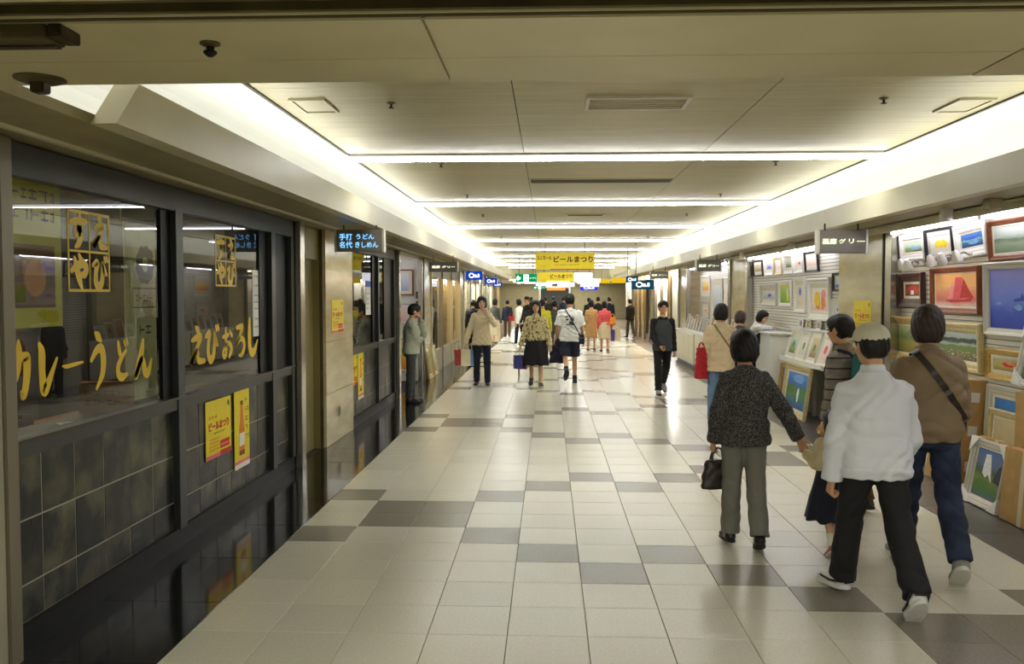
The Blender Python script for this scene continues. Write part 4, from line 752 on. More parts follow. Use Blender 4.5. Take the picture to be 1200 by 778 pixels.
def add_hand(S, W, fo, palm, sd, hs, curl=35, spread=4):
    """palm, four separate fingers of unequal length and a thumb; palm = direction the palm faces; sd = +1 right hand"""
    fo = nrm(fo); palm = nrm(np.asarray(palm, float) - fo*(np.asarray(palm, float) @ fo)); ac = nrm(np.cross(fo, palm))*sd   # ac points to the thumb side
    S.cone(W - fo*.03, W + fo*.012, .024*hs, .023*hs, .01)
    for t in (-.026, -.009, .009, .026):
        S.cone(W + fo*.01 + ac*t*.6*hs, W + fo*.082*hs + ac*t*hs, .0135*hs, .0115*hs, .008)
    for i, (t, L) in enumerate(((.028, .070), (.0095, .079), (-.0095, .073), (-.027, .057))):
        p = W + fo*.084*hs + ac*t*hs; d = nrm(fo + ac*math.tan(D(spread))*t/.028)
        a = 0
        for j, fr in enumerate((.45, .31, .24)):
            a += D(curl*(.9, 1.15, .8)[j]); v = math.cos(a)*d + math.sin(a)*palm; q = p + v*L*fr*hs
            S.cone(p, q, (.0092 - .0009*j)*hs, (.0085 - .0009*j)*hs, .003); p = q
    p = W + fo*.028*hs + ac*.024*hs + palm*.006; d = nrm(fo*.75 + ac*.7 + palm*.25)
    for L, r, b in ((.038, .0125, 0), (.03, .0105, .35), (.024, .009, .6)):
        v = nrm(d*(1 - b*.4) + palm*b*.7 + fo*b*.5); q = p + v*L*hs; S.cone(p, q, r*hs, r*.92*hs, .004); p = q

BODY_LV = [(.505,.080,.056),(.55,.084,.058),(.62,.074,.052),(.72,.080,.056),(.775,.076,.048),(.81,.050,.038),(.84,.032,.032)]
def figure(name, label, h, P, loc, rz, V, skin, look):
    """one standing or walking person. look: list of (garment name, kind, material, options); V = voxel size"""
    root = empty(name, loc, rz, label, 'person'); J = skeleton(h, P); hs = h/1.65; RT, T = J['RT'], J['T']; fem = P.get('fem', False)
    wd = P.get('wide', 1.0); H3 = lambda x, y, z: J['headc'] + J['RH'] @ (np.array([x, y, z])*P.get('hsz', 1.0)*hs)
    loft = lambda S, lv, n=2.3, k=.02, gx=1.0, gy=1.0, ex=0.0: S.loft(T, RT, [(z*h, 0, cy*h, (rx*gx)*h + ex, (ry*gy)*h + ex) for z, cy, rx, ry in lv], n, k)
    B = Solid()
    B.loft(T, RT, [(z*h, 0, 0, rx*h*wd, ry*h*wd) for z, rx, ry in BODY_LV], 2.2, .02)
    for nm in 'LR':
        B.cone(J['hip'+nm], J['knee'+nm], .046*h, .030*h, .02); B.cone(J['knee'+nm], J['ank'+nm], .029*h, .021*h, .01)
        B.cone(J['knee'+nm]*.72 + J['ank'+nm]*.28 - np.array([0, .012*h, 0]), J['knee'+nm]*.45 + J['ank'+nm]*.55, .026*h, .02*h, .02)
        fw = J['foot'+nm][0]; up = J['foot'+nm][2]; B.cone(J['ank'+nm] - up*.015*h, J['ank'+nm] + fw*.095*h - up*.024*h, .021*h, .014*h, .012)
        B.cone(J['sh'+nm], J['el'+nm], .028*h, .022*h, .012); B.cone(J['el'+nm], J['wr'+nm], .022*h, .0145*h, .01)
        sd = -1 if nm == 'L' else 1
        palm = P.get('palm'+nm); palm = RT @ np.array([-sd, .25, 0.0]) if palm is None else np.array(palm, float)
        add_hand(B, J['wr'+nm], J['fo'+nm], palm, -sd if False else sd*(1 if True else 1), hs*P.get('handsz', 1.0), P.get('curl'+nm, 38))
    HR = J['RH']; q = P.get('hsz', 1.0)*hs
    B.cone(J['neck'] - RT @ np.array([0,0,.02*h]), H3(0,-.02,-.05), .034*h, .052*q, .02)
    B.ell(H3(0,-.012,.025), np.array([.075,.094,.085])*q, HR, .015); B.ell(H3(0,.022,-.03), np.array([.062,.070,.080])*q, HR, .02)
    B.ell(H3(0,.048,-.080), np.array([.034,.034,.028])*q, HR, .02)
    for s_ in (-1, 1):
        B.ell(H3(s_*.031,.108,.006), np.array([.019,.019,.013])*q, HR, .008, sub=True)
        B.ell(H3(s_*.077,-.008,-.012), np.array([.010,.021,.032])*q, HR @ rz_(s_*.35), .006)
        B.ell(H3(s_*.036,.066,-.030), np.array([.022,.018,.020])*q, HR, .012)
    B.cone(H3(0,.086,.008), H3(0,.104,-.026), .008*q, .013*q, .006)
    B.ell(H3(0,.089,-.053), np.array([.022,.009,.005])*q, HR, .004); B.ell(H3(0,.087,-.063), np.array([.018,.009,.006])*q, HR, .004)
    quick_mesh('body', *B.mesh(V*.8), skin, root)
    if P.get('face', True):
        for s_ in (-1, 1):
            for part, c, r, m in (('eye', (s_*.031,.0865,.006), (.0145,.007,.0065), M['eye']), ('eyebrow', (s_*.033,.0935,.027), (.020,.005,.0035), M['hair'])):
                e = MB(); e.ball((0,0,0), 1, 10, 6); o = e.build(part, m, root, smooth=True); RR = Matrix((HR @ rz_(-s_*.25)).tolist()).to_4x4()
                o.matrix_local = Matrix.Translation(Vector(H3(*c))) @ RR @ Matrix.Diagonal(Vector([x*q for x in r] + [1]))
        e = MB(); e.ball((0,0,0), 1, 10, 6); o = e.build('mouth', M['lip'], root, smooth=True)
        o.matrix_local = Matrix.Translation(Vector(H3(0,.0945,-.058))) @ Matrix(HR.tolist()).to_4x4() @ Matrix.Diagonal(Vector((.021*q,.005*q,.0045*q,1)))
    out = {'root': root, 'J': J, 'H3': H3, 'q': q, 'h': h}
    for g in look:
        gname, kind, mat, o = g[0], g[1], g[2], (g[3] if len(g) > 3 else {})
        S = Solid(); dsp = folds(o.get('fold', .0035), o.get('ff', 26), o.get('seed', h*7)); ex = o.get('ex', 0.0); vv = V*o.get('vx', 1.0)
        if kind == 'top':
            lv = o.get('lv') or [(.455,0,.104,.076),(.53,0,.104,.076),(.62,0,.093,.068),(.72,0,.100,.075),(.772,-.004,.096,.064),(.808,-.006,.066,.048),(.836,-.006,.044,.042)]
            if 'hem' in o: lv = [(o['hem'],) + tuple(lv[0][1:])] + [l for l in lv if l[0] > o['hem'] + .01]
            loft(S, lv, o.get('n', 2.5), .03, wd*o.get('gx', 1), wd*o.get('gy', 1), ex)
            S.cone(T + RT @ np.array([0, -.012*h, .822*h]), (J['shL']*.72 + J['shR']*.28) + RT @ np.array([0,-.004*h,-.002*h]), .034*h, .030*h, .02); S.cone(T + RT @ np.array([0, -.012*h, .822*h]), (J['shR']*.72 + J['shL']*.28) + RT @ np.array([0,-.004*h,-.002*h]), .034*h, .030*h, .02)
            r1, r2, r3 = o.get('sr', (.037, .033, .026)); sl = o.get('sleeve', 1.0)
            for nm in 'LR':
                sh, e, w = J['sh'+nm], J['el'+nm], J['wr'+nm]
                if sl > .5:
                    c = e + (w - e)*((sl - .5)*2); S.cone(sh, e, r1*h, r2*h, o.get('sk', .024)); S.cone(e, c, r2*h, r3*h, .012, cut=True)
                    if o.get('cuff'): S.cone(c - nrm(w-e)*.045, c, r3*h*1.05, r3*h*1.05, .004, cut=True, cuta=True)
                elif sl > 0: S.cone(sh, sh + (e - sh)*sl*2, r1*h, r2*h*1.08, .03, cut=True)
            if 'collar' in o: S.cone(J['neck'] - RT @ np.array([0,0,.03*h]), J['neck'] + RT @ np.array([0, .004*h, o['collar']*h]), .043*h, .040*h, .012, cut=True)
            if o.get('band'):
                z0 = lv[0][0]; S.loft(T, RT, [(z0*h - .002, 0, 0, lv[0][2]*h*wd*o.get('gx',1) + .006, lv[0][3]*h*wd + .006), (z0*h + .05, 0, 0, lv[1][2]*h*wd*o.get('gx',1) + .006, lv[1][3]*h*wd + .006)], o.get('n', 2.5), .004)
        elif kind == 'trousers':
            w_ = o.get('w', 1.0)
            S.loft(T, RT, [(.475*h,0,-.006*h,.088*h*wd,.066*h), (.53*h,0,-.004*h,.098*h*wd,.074*h), (o.get('top', .575)*h,0,0,.088*h*wd,.063*h)], 2.3, .04)
            for nm in 'LR':
                hp, kn, an = J['hip'+nm], J['knee'+nm], J['ank'+nm]; ln = o.get('len', 1.0)
                S.cone(hp, kn, .054*h*w_, .042*h*w_, .03)
                if ln > .6: e = kn + (an - kn)*((ln - .5)*2); e = e - nrm(an - kn)*.004*h*(ln >= 1); S.cone(kn, e, .043*h*w_, o.get('cuffr', .036)*h*w_, .012, cut=True)
                else: e = hp + (kn - hp)*ln*2; S.ops[-1] = ('cone', hp, e, .055*h*w_, .051*h*w_, .03, True, False)
        elif kind == 'skirt':
            S.loft(J['pel'] - np.array([0,0,.53*h]), np.eye(3), [(z*h, 0, cy*h, rx*h*wd, ry*h*wd) for z, cy, rx, ry in o['lv']], 2.2, .01)
            nf = o.get('pleats', 12); am = o.get('pa', .006)
            dsp = (lambda nf, am, z0: lambda X, Y, Z: am*np.sin(np.arctan2(Y, X)*nf + Z*3)*np.clip((z0 - Z)*3, 0, 1))(nf, am, .6*h)
        elif kind == 'shoes':
            for nm in 'LR':
                S = Solid(); fw, side, up = J['foot'+nm]; a = J['ank'+nm]; s = h*o.get('sz', 1.0); bt = a - up*.042*h
                Rf = np.stack([side, fw, up], 1)
                S.ell(bt + fw*.012*s + up*.024*s, [.027*s,.045*s,.024*s], Rf, .01); S.ell(bt + fw*.072*s + up*.020*s, [.029*s,.050*s,.020*s], Rf, .02); S.cone(a - up*.012*h, a + up*.006*h, .026*s, .026*s, .015, cut=True)
                S.plane(bt + up*.006*h, -up)
                so = quick_mesh('shoe', *S.mesh(vv*.8), mat, root); K = Solid()
                K.loft(bt, Rf, [(0,0,.045*s,.0305*s,.080*s), (.016*s,0,.045*s,.0285*s,.079*s)], 2.4, .004)
                k_ = quick_mesh('sole', *K.mesh(vv*.7), o.get('sole', M['rubber']), so)
                if o.get('stripe'):
                    for s_ in (-1, 1):
                        e = MB(); e.tube([bt + fw*t*s + side*s_*(.0300 - .004*abs(t-.04)*9)*s + up*z*s for t, z in ((-.035,.034),(.03,.024),(.080,.030))], .0075); e.tube([bt + fw*(-.036)*s + side*a_*s + up*.030*s for a_ in (-.018,0,.018)], .009); e.build('side_stripe', o['stripe'], so)
            continue
        elif kind == 'socks':
            for nm in 'LR':
                S = Solid(); kn, an = J['knee'+nm], J['ank'+nm]; S.cone(kn + (an-kn)*o.get('from', .6), an, .0275*h*o.get('k',1), .0245*h*o.get('k',1), .01, cuta=True)
                quick_mesh('sock', *S.mesh(vv*.8), mat, root)
            continue
        elif kind == 'hair':
            st = o.get('style', 'short'); a = o.get('vol', 1.0)
            S.ell(H3(0,-.016,.034), np.array([.086,.104,.092])*q*a, HR, .02)
            if st == 'short':
                S.ell(H3(0,-.045,-.010), np.array([.081,.072,.082])*q*a, HR, .03); S.ell(H3(0,.03,.068), np.array([.068,.060,.046])*q*a, HR, .02)
                S.plane(H3(0,-.06,-.078), HR @ np.array([0,-.25,-1.0]))
            elif st == 'bob':
                S.ell(H3(0,-.030,-.030), np.array([.098,.092,.112])*q*a, HR, .03); S.ell(H3(0,.02,.065), np.array([.075,.066,.05])*q*a, HR, .02); S.plane(H3(0,0,-.118), HR @ np.array([0,0,-1.0]))
            elif st == 'long':
                S.ell(H3(0,-.025,-.02), np.array([.092,.09,.12])*q*a, HR, .03)
                for s_ in (-1, 1): S.cone(H3(s_*.066,-.01,-.03), H3(s_*.078,.0,-.19), .034*q, .024*q, .02)
                S.cone(H3(0,-.06,-.05), H3(0,-.065,-.18), .062*q, .045*q, .03)
            elif st == 'tied':
                S.ell(H3(0,-.04,-.005), np.array([.08,.075,.085])*q, HR, .03); S.ell(H3(0,-.12,.0), np.array([.035,.035,.04])*q, HR, .015)
            S.ell(H3(0,.100,-.048), np.array([o.get('fw', .064),.085,.092])*q, HR, .012, sub=True)
            if st == 'short' or o.get('ears'):
                for s_ in (-1, 1): S.ell(H3(s_*.088,.012,-.030), np.array([.03,.034,.048])*q, HR, .01, sub=True)
            c = J['headc'].astype(f32)
            dsp = lambda X, Y, Z: .0028*np.sin(np.arctan2(Y - c[1] + .02, X - c[0])*19 + 4*np.sin((Z - c[2])*19)) + .003*np.sin((X + Y*1.3)*52 + 3*np.sin(Z*30))*np.sin(Z*44 + X*33)
        elif kind == 'cap':
            S.ell(H3(0,-.012,.046), np.array([.093,.112,.083])*q, HR, .01); S.plane(H3(0,0,.022), HR @ np.array([0,.12,-1.0])); dsp = None
            co = quick_mesh(gname, *S.mesh(vv*.7), mat, root); K = Solid()
            K.ell(H3(0,.115,.030), np.array([.078,.075,.012])*q, HR @ rx_(-.12), .01); quick_mesh('visor', *K.mesh(vv*.6), mat, co)
            K = Solid(); K.ell(H3(0,-.012,.126), np.array([.01,.01,.006])*q, HR, .01); quick_mesh('button', *K.mesh(.003), mat, co)
            e = MB()
            for k in range(6):
                an_ = math.pi/6 + k*math.pi/3
                e.tube([np.array(H3(.0945*math.sin(t)*math.cos(an_), -.012 + .1135*math.sin(t)*math.sin(an_), .046 + .0845*math.cos(t))) for t in np.linspace(.08, 1.75, 9)], .0018)
            e.build('seam', o.get('seam', mat), co); continue
        elif kind == 'tie':
            S.cone(T + RT @ np.array([0,.062*h,.80*h]), T + RT @ np.array([0,.084*h,.66*h]), .012, .022, .01); dsp = None
        ob = quick_mesh(gname, *S.mesh(vv, dsp), mat, root)
        if o.get('label'): ob['label'] = o['label']
        out[gname] = ob
    return out
# ------------------------------------------------------------------ clothing materials
def weave(name, c1, c2, scale=300, rough=.85, bump=.25, kind='noise', lo=.42, hi=.6, detail=3, stretch=(1,1,1)):
    return mat(name, c1, rough, col2=c2, vs=scale, lo=lo, hi=hi, bump=bump, bs=scale*.8, detail=detail, stretch=stretch)
weave('tweed', (34,33,32), (104,102,98), 120, lo=.46, hi=.62, detail=2); mat('grey_wool', (118,116,108), .8, var=.06, vs=9, bump=.1, bs=20)
mat('white_jacket', (214,216,224), .6, var=.03, vs=6, bump=.18, bs=14); mat('black_cloth', (16,15,17), .8, var=.3, vs=5, bump=.15, bs=16); mat('tan_jacket', (128,108,80), .7, var=.08, vs=5, bump=.2, bs=16)
weave('denim', (16,24,46), (44,56,84), 7, lo=.35, hi=.75, bump=.2); mat('pale_denim', (98,124,158), .8, var=.15, vs=6); mat('cap_cloth', (208,202,180), .8, var=.04, vs=12, bump=.1, bs=60)
mat('cream_knit', (216,200,160), .85, var=.05, vs=30, bump=.2, bs=120); mat('cream_jacket', (218,196,158), .8, var=.04, vs=8, bump=.15, bs=18); mat('navy', (24,28,48), .8, var=.15, vs=8, bump=.15, bs=20)
mat('charcoal', (60,62,62), .85, var=.06, vs=10, bump=.15, bs=24); mat('white_tee', (232,232,226), .8, var=.02, vs=5, bump=.15, bs=18); mat('sage', (168,170,148), .8, var=.04, vs=6, bump=.15, bs=18)
weave('blouse_print', (206,192,140), (96,84,50), 26, lo=.55, hi=.60, bump=.1); mat('beige_dress', (190,150,96), .8, var=.05, vs=8); mat('coral', (224,92,96), .8, var=.05, vs=8); mat('cream_skirt', (214,196,160), .8, var=.05, vs=8)
mat('brown_cloth', (84,62,40), .8, var=.1, vs=8); mat('yellow_cloth', (206,200,40), .8, var=.05, vs=8); mat('grey_suit', (78,76,66), .8, var=.08, vs=8); mat('red_bag', (176,20,34), .5, var=.15, vs=14, bump=.2, bs=20); mat('brown_leather', (44,34,26), .4, var=.2, vs=12, bump=.15, bs=60)
mat('pink_shoe', (196,110,118), .6, var=.1, vs=20); mat('maroon', (120,20,44), .55, var=.1, vs=10); mat('bag_blue', (40,54,124), .55, var=.1, vs=10); mat('bag_cream', (226,214,176), .6); mat('bag_red', (196,70,60), .55); mat('teal', (10,96,92), .7, var=.1, vs=9, bump=.15, bs=30); mat('white_shoe', (214,212,206), .5, var=.08, vs=20); mat('shoe_black', (18,17,16), .35); mat('grey_shoe', (140,136,128), .6, var=.15, vs=18); mat('purple', (80,60,140), .6)
def stripes(name, base, dark, pitch, width):
    m = mat(name, base, .85, bump=.15, bs=60); nt = m.node_tree; N, L = nt.nodes, nt.links; b = N['Principled BSDF']; tc = N.new('ShaderNodeTexCoord'); sx = N.new('ShaderNodeSeparateXYZ'); L.new(tc.outputs['Object'], sx.inputs[0])
    a = N.new('ShaderNodeMath'); a.operation = 'MODULO'; a.inputs[1].default_value = pitch; L.new(sx.outputs[2], a.inputs[0]); c = N.new('ShaderNodeMath'); c.operation = 'LESS_THAN'; c.inputs[1].default_value = width; L.new(a.outputs[0], c.inputs[0])
    mx = N.new('ShaderNodeMix'); mx.data_type = 'RGBA'; mx.inputs[6].default_value = (*rgb(*base), 1); mx.inputs[7].default_value = (*rgb(*dark), 1); L.new(c.outputs[0], mx.inputs[0]); L.new(mx.outputs[2], b.inputs['Base Color'])
stripes('striped_knit', (132,124,114), (52,44,42), .085, .013)

def strap(label, fig, garment, S, Hp, m, width=.020, bag=None, name='crossbody_bag', lift=.007):
    """strap laid round the torso through a shoulder point and a hip point (figure's own coordinates)"""
    from mathutils.bvhtree import BVHTree
    ob = fig[garment]; me = ob.data; bvh = BVHTree.FromPolygons([v.co for v in me.vertices], [tuple(p.vertices) for p in me.polygons])
    S, Hp = np.array(S, float), np.array(Hp, float); c = (S + Hp)/2; u = nrm(S - Hp); f_ = np.array([0,1,0.0]); f_ = nrm(f_ - u*(f_ @ u)); half = np.linalg.norm(S - Hp)/2
    pts = []; nn = []
    for k in range(44):
        a = 2*math.pi*k/44; d = u*math.cos(a) + f_*math.sin(a); o = c + d*.8
        h_ = bvh.ray_cast(Vector(o), Vector(-d)); 
        if h_[0] is None: continue
        p = np.array(h_[0]); r = np.linalg.norm(p - c)
        if r > half*1.2: p = c + d*half*1.05
        pts.append(p + d*lift); nn.append(d)
    t = empty(name, fig['root'].location, fig['root'].rotation_euler.z, label, 'bag'); pl = nrm(np.cross(u, f_)); b = MB(); vs, fs = [], []; n = len(pts)
    for p, d in zip(pts, nn): vs += [p + pl*width, p - pl*width, p - pl*width + d*.004, p + pl*width + d*.004]
    for i in range(n):
        j = (i+1) % n
        for k in range(4): fs.append((i*4+k, i*4+(k+1) % 4, j*4+(k+1) % 4, j*4+k))
    b.add(vs, fs).build('strap', m, t)
    if bag:
        (bx_, by, bz), (w_, d_, h_), bm = bag; B = Solid().loft((bx_, by, bz), np.eye(3), [(-h_/2,0,0,w_*.46,d_*.46), (-h_*.3,0,0,w_*.5,d_*.5), (h_*.3,0,0,w_*.48,d_*.42), (h_/2,0,0,w_*.44,d_*.34)], 4, .01)
        quick_mesh('pouch', *B.mesh(.008), M[bm], t); MB().box(bx_-w_*.35, bx_+w_*.35, by-d_*.5-.004, by-d_*.5+.004, bz+h_*.1, bz+h_*.16).build('zip', 'steel', t)
    return t
def handbag(label, loc, rz, w0, w1, d, h_, m, handle=.12, name='handbag', v=.008, flap=False):
    t = empty(name, loc, rz, label, 'bag')
    quick_mesh('bag_body', *Solid().loft((0,0,0), np.eye(3), [(0,0,0,w0/2*.96,d/2*.9), (h_*.1,0,0,w0/2,d/2), (h_*.75,0,0,(w0*.3+w1*.7)/2,d/2*.75), (h_,0,0,w1/2,d/2*.5)], 3.2, .01).mesh(v, folds(.003, 30)), M[m], t)
    for s_ in (-1, 1): MB().tube([(w1*.3*math.cos(a)*-1, s_*d*.18*(1 - .6*math.sin(a)), h_*.93 + handle*math.sin(a)) for a in np.linspace(0, math.pi, 13)], .007, 8).build('handle', m, t, smooth=True)
    MB().box(-w1*.32, w1*.32, -.004, .004, h_*.985, h_*1.005).build('zip', 'steel', t)
    return t
def paper_bag(label, loc, rz, w_, d, h_, m, handle=.10, stripe=None, tilt=0):
    t = empty('shopping_bag', loc, rz, label, 'bag'); t.rotation_euler = (0, D_(tilt), rz); a, b = w_/2, d/2
    MB().add([(-a,-b,0),(a,-b,0),(a,b,0),(-a,b,0),(-a*.98,-b*.8,h_),(a*.98,-b*.8,h_),(a*.98,b*.8,h_),(-a*.98,b*.8,h_),(-a,-b*.45,h_*.5),(-a,b*.45,h_*.5),(a,-b*.45,h_*.5),(a,b*.45,h_*.5)],
        [(0,3,2,1),(0,1,10,5,4,8),(2,3,9,7,6,11),(0,8,9,3),(8,4,7,9),(1,2,11,10),(10,11,6,5)]).build('bag_body', m, t)
    for s_ in (-1, 1): MB().tube([(-w_*.22*math.cos(q_), s_*b*.8*(1 - .8*math.sin(q_)), h_*.97 + handle*math.sin(q_)) for q_ in np.linspace(0, math.pi, 11)], .005, 6).build('handle', 'bag_cream', t)
    if stripe: MB().box(-a*1.002, a*1.002, -b*1.01, b*1.01, h_*.25, h_*.6).build('printed_band', stripe, t)
    return t

# ------------------------------------------------------------------ people near the camera
R_ = math.pi
tw_ = (1.39, 6.20)
tweed = figure('person', 'woman from behind in dark tweed jacket and grey trousers with a brown handbag', 1.50, dict(fem=True, lean=1, legL=(4,3,1,2,8), legR=(-7,14,0,24,8), armL=(-6,16,32,25), handR=(1.775-tw_[0], 6.115-tw_[1]+.02, .755), poleR=(.5,-.5,-.6), palmR=(-.3,.9,.2), curlR=50, curlL=80, head=(8,6), wide=1.02, hsz=1.06),
    (*tw_, 0), 0, .009, M['skin'], [
    ('jacket', 'top', M['tweed'], dict(lv=[(.475,-.004,.120,.092),(.54,-.004,.114,.088),(.62,0,.102,.078),(.72,-.002,.108,.082),(.772,-.008,.104,.072),(.808,-.010,.074,.054),(.838,-.010,.048,.046)], sr=(.038,.038,.032), collar=.012, fold=.0035)),
    ('trousers', 'trousers', M['grey_wool'], dict(w=1.04, cuffr=.042, fold=.003, ff=20)), ('shoes', 'shoes', M['shoe_black'], dict(sole=M['rubber_dark'], sz=.96)), ('hair', 'hair', M['hair'], dict(style='bob', vol=1.08))])
bag1 = handbag('dark brown leather handbag hanging from the tweed jacketed woman left arm', (1.165, 6.10, .545), .25, .25, .17, .10, .21, 'brown_leather', handle=.10)
wr_ = tweed['J']['wrL']; bag1.location = (tw_[0] + wr_[0] + .035, tw_[1] + wr_[1] + .02, wr_[2] - .345)
ch_ = (1.975, 6.08)
child = figure('person', 'small child in cream top and navy skirt holding the woman hand', .95, dict(fem=True, lean=3, side=5, legL=(-10,22,2,38,4), legR=(10,6,2,-4,4), handL=(1.80-ch_[0], 6.13-ch_[1], .695), poleL=(-.3,-.6,-.8), palmL=(.5,.6,.2), armR=(8,10,20,10), head=(10,4), hsz=1.42, wide=1.10, sw=.105),
    (*ch_, 0), .1, .008, M['skin_pale'], [
    ('blouse', 'top', M['cream_knit'], dict(hem=.50, sr=(.050,.047,.040), wide=1.1, fold=.003, sleeve=.97)),
    ('skirt', 'skirt', M['navy'], dict(lv=[(.24,0,.175,.150),(.40,0,.150,.125),(.55,0,.115,.085),(.60,0,.105,.078)], pleats=9, pa=.008)),
    ('leggings', 'trousers', M['maroon'], dict(len=.58, w=.86, top=.5)), ('socks', 'socks', M['white_tee'], dict(k=1.25, **{'from': .62})), ('shoes', 'shoes', M['pink_shoe'], dict(sole=M['white_shoe'], sz=1.15)), ('hair', 'hair', M['hair'], dict(style='bob', vol=1.06))])
cm_ = (1.875, 5.06)
capman = figure('person', 'man from behind striding in white jacket, black trousers and beige cap', 1.60, dict(lean=5, shz=.764, twist=-4, legL=(15,2,2,2,22), legR=(-15,20,4,46,4), armL=(-2,11,16,20), armR=(10,12,40,20), head=(14,4), curlL=55, hsz=1.05),
    (*cm_, 0), 0, .009, M['skin'], [
    ('jacket', 'top', M['white_jacket'], dict(lv=[(.462,-.004,.116,.090),(.53,-.006,.124,.102),(.62,-.006,.120,.100),(.71,-.006,.122,.098),(.755,-.012,.112,.086),(.795,-.014,.084,.064),(.840,-.012,.048,.048)], sr=(.043,.045,.036), collar=.030, sk=.04, band=True, fold=.0055, ff=24, cuff=True, n=2.6)),
    ('trousers', 'trousers', M['black_cloth'], dict(w=1.10, cuffr=.043, fold=.005, ff=22)), ('shoes', 'shoes', M['white_shoe'], dict(sole=M['white_shoe'], sz=1.06, stripe=M['shoe_black'])),
    ('hair', 'hair', M['hair'], dict(style='short')), ('cap', 'cap', M['cap_cloth'])])
bm_ = (2.44, 5.66)
beige = figure('person', 'tall brown haired man from behind in tan jacket and dark jeans', 1.70, dict(lean=4, shz=.772, twist=4, legL=(12,2,1,0,8), legR=(-12,20,2,40,6), armL=(6,10,30,20), armR=(14,12,42,14), head=(-16,3), hsz=1.02),
    (*bm_, 0), -.12, .009, M['skin'], [
    ('jacket', 'top', M['tan_jacket'], dict(lv=[(.495,-.004,.108,.086),(.54,-.006,.118,.096),(.62,-.004,.116,.092),(.71,-.004,.120,.092),(.760,-.010,.110,.082),(.80,-.012,.080,.060),(.838,-.010,.048,.048)], sr=(.041,.042,.034), sk=.04, collar=.016, fold=.0055, ff=24, cuff=True)),
    ('jeans', 'trousers', M['denim'], dict(w=1.04, cuffr=.040, fold=.005, ff=24)), ('shoes', 'shoes', M['grey_shoe'], dict(sole=M['rubber'], sz=1.06)), ('hair', 'hair', M['hair_brown'], dict(style='bob', vol=1.0, ears=True))])
strap('dark crossbody strap across the tan jacket with a bag in front', beige, 'jacket', (-.09, -.01, 1.42), (.17, .03, 1.04), 'brown_leather', bag=((.19, .13, 1.0), (.16, .08, .17), 'brown_leather'))
bk_ = (2.46, 7.30)
back = figure('person', 'dark haired person in grey striped sweater with a teal backpack', 1.61, dict(fem=True, lean=2, legL=(3,3,1,2,6), legR=(-6,12,2,10,6), armL=(-2,10,12,12), armR=(10,10,40,20), head=(6,8), hsz=1.03),
    (*bk_, 0), .62, .011, M['skin'], [('sweater', 'top', M['striped_knit'], dict(hem=.47, sr=(.042,.038,.031), collar=.02, fold=.005)), ('shirt_collar', 'top', M['tan_jacket'], dict(lv=[(.80,-.006,.066,.056),(.842,-.006,.052,.046)], sleeve=0, collar=.03, fold=.001)), ('trousers', 'trousers', M['brown_cloth'], dict(w=1.0)), ('shoes', 'shoes', M['brown_leather'], dict(sole=M['rubber_dark'])), ('hair', 'hair', M['hair'], dict(style='short', vol=1.06))])
bp = empty('backpack', back['root'].location, .62, 'teal and navy backpack worn over the grey striped sweater', 'bag'); S_ = Solid().loft((0,-.205,1.12), np.eye(3), [(-.20,0,.01,.135,.055), (-.16,0,0,.15,.08), (.08,0,0,.145,.08), (.18,0,.02,.12,.055), (.21,0,.03,.09,.035)], 3, .01)
quick_mesh('pack_body', *S_.mesh(.009, folds(.004, 20)), M['teal'], bp); quick_mesh('front_pocket', *Solid().loft((0,-.285,1.02), np.eye(3), [(-.09,0,0,.11,.03), (.07,0,0,.115,.035), (.10,0,.01,.10,.02)], 3, .01).mesh(.008), M['navy'], bp)
for s_ in (-1, 1): MB().tube([(s_*.085, -.15, 1.28), (s_*.10, -.105, 1.325), (s_*.115, -.02, 1.345), (s_*.115, .07, 1.29), (s_*.12, .105, 1.17), (s_*.15, .06, 1.02), (s_*.145, -.08, .95), (s_*.12, -.16, .95)], .013, 8).build('shoulder_strap', 'navy', bp, smooth=True)

# ------------------------------------------------------------------ people in the middle distance
cu_ = (2.33, 11.88)
cust = figure('person', 'customer from behind in cream jacket and pale jeans looking at prints', 1.66, dict(fem=True, lean=2, legL=(2,2,2,2,6), legR=(-2,6,2,4,6), armL=(2,12,18,10), armR=(12,10,50,30), head=(-14,10)), (*cu_, 0), -.2, .012, M['skin'], [
    ('jacket', 'top', M['cream_jacket'], dict(hem=.455, sr=(.044,.040,.034), collar=.014, gx=1.10, gy=1.1, fold=.005)), ('jeans', 'trousers', M['pale_denim'], dict(w=1.0)), ('shoes', 'shoes', M['brown_leather'], {}), ('hair', 'hair', M['hair'], dict(style='bob', vol=1.02))])
strap('thin olive shoulder strap across the cream jacket', cust, 'jacket', (-.09, 0, 1.40), (.19, .04, 1.0), 'alcove_olive', .012, bag=((.21, .10, .98), (.15, .08, .15), 'brown_leather'))
handbag('red cloth bag swinging beside the cream jacketed customer', (2.07, 11.86, .66), .3, .18, .13, .12, .42, 'red_bag', handle=.10, name='cloth_bag', v=.011)
st_ = (3.66, 15.42)
staff = figure('person', 'saleswoman in white blouse and black vest writing at the counter', 1.56, dict(fem=True, lean=18, legL=(4,4,2,0,6), legR=(4,4,2,0,6), handL=(-.16,.36,1.20), handR=(.14,.40,1.22), curlR=60, head=(-12,26)), (3.50, 15.30, 0), -R_/2 - .5, .012, M['skin_pale'], [
    ('blouse', 'top', M['white_tee'], dict(hem=.50, sr=(.039,.035,.029), collar=.02)), ('vest', 'top', M['black_cloth'], dict(hem=.49, ex=.010, sleeve=0, lv=[(.49,0,.104,.078),(.62,0,.094,.070),(.72,0,.096,.076),(.765,-.004,.078,.066),(.80,-.004,.056,.050)])), ('trousers', 'trousers', M['black_cloth'], {}), ('shoes', 'shoes', M['shoe_black'], {}), ('hair', 'hair', M['hair'], dict(style='bob', vol=.98))])
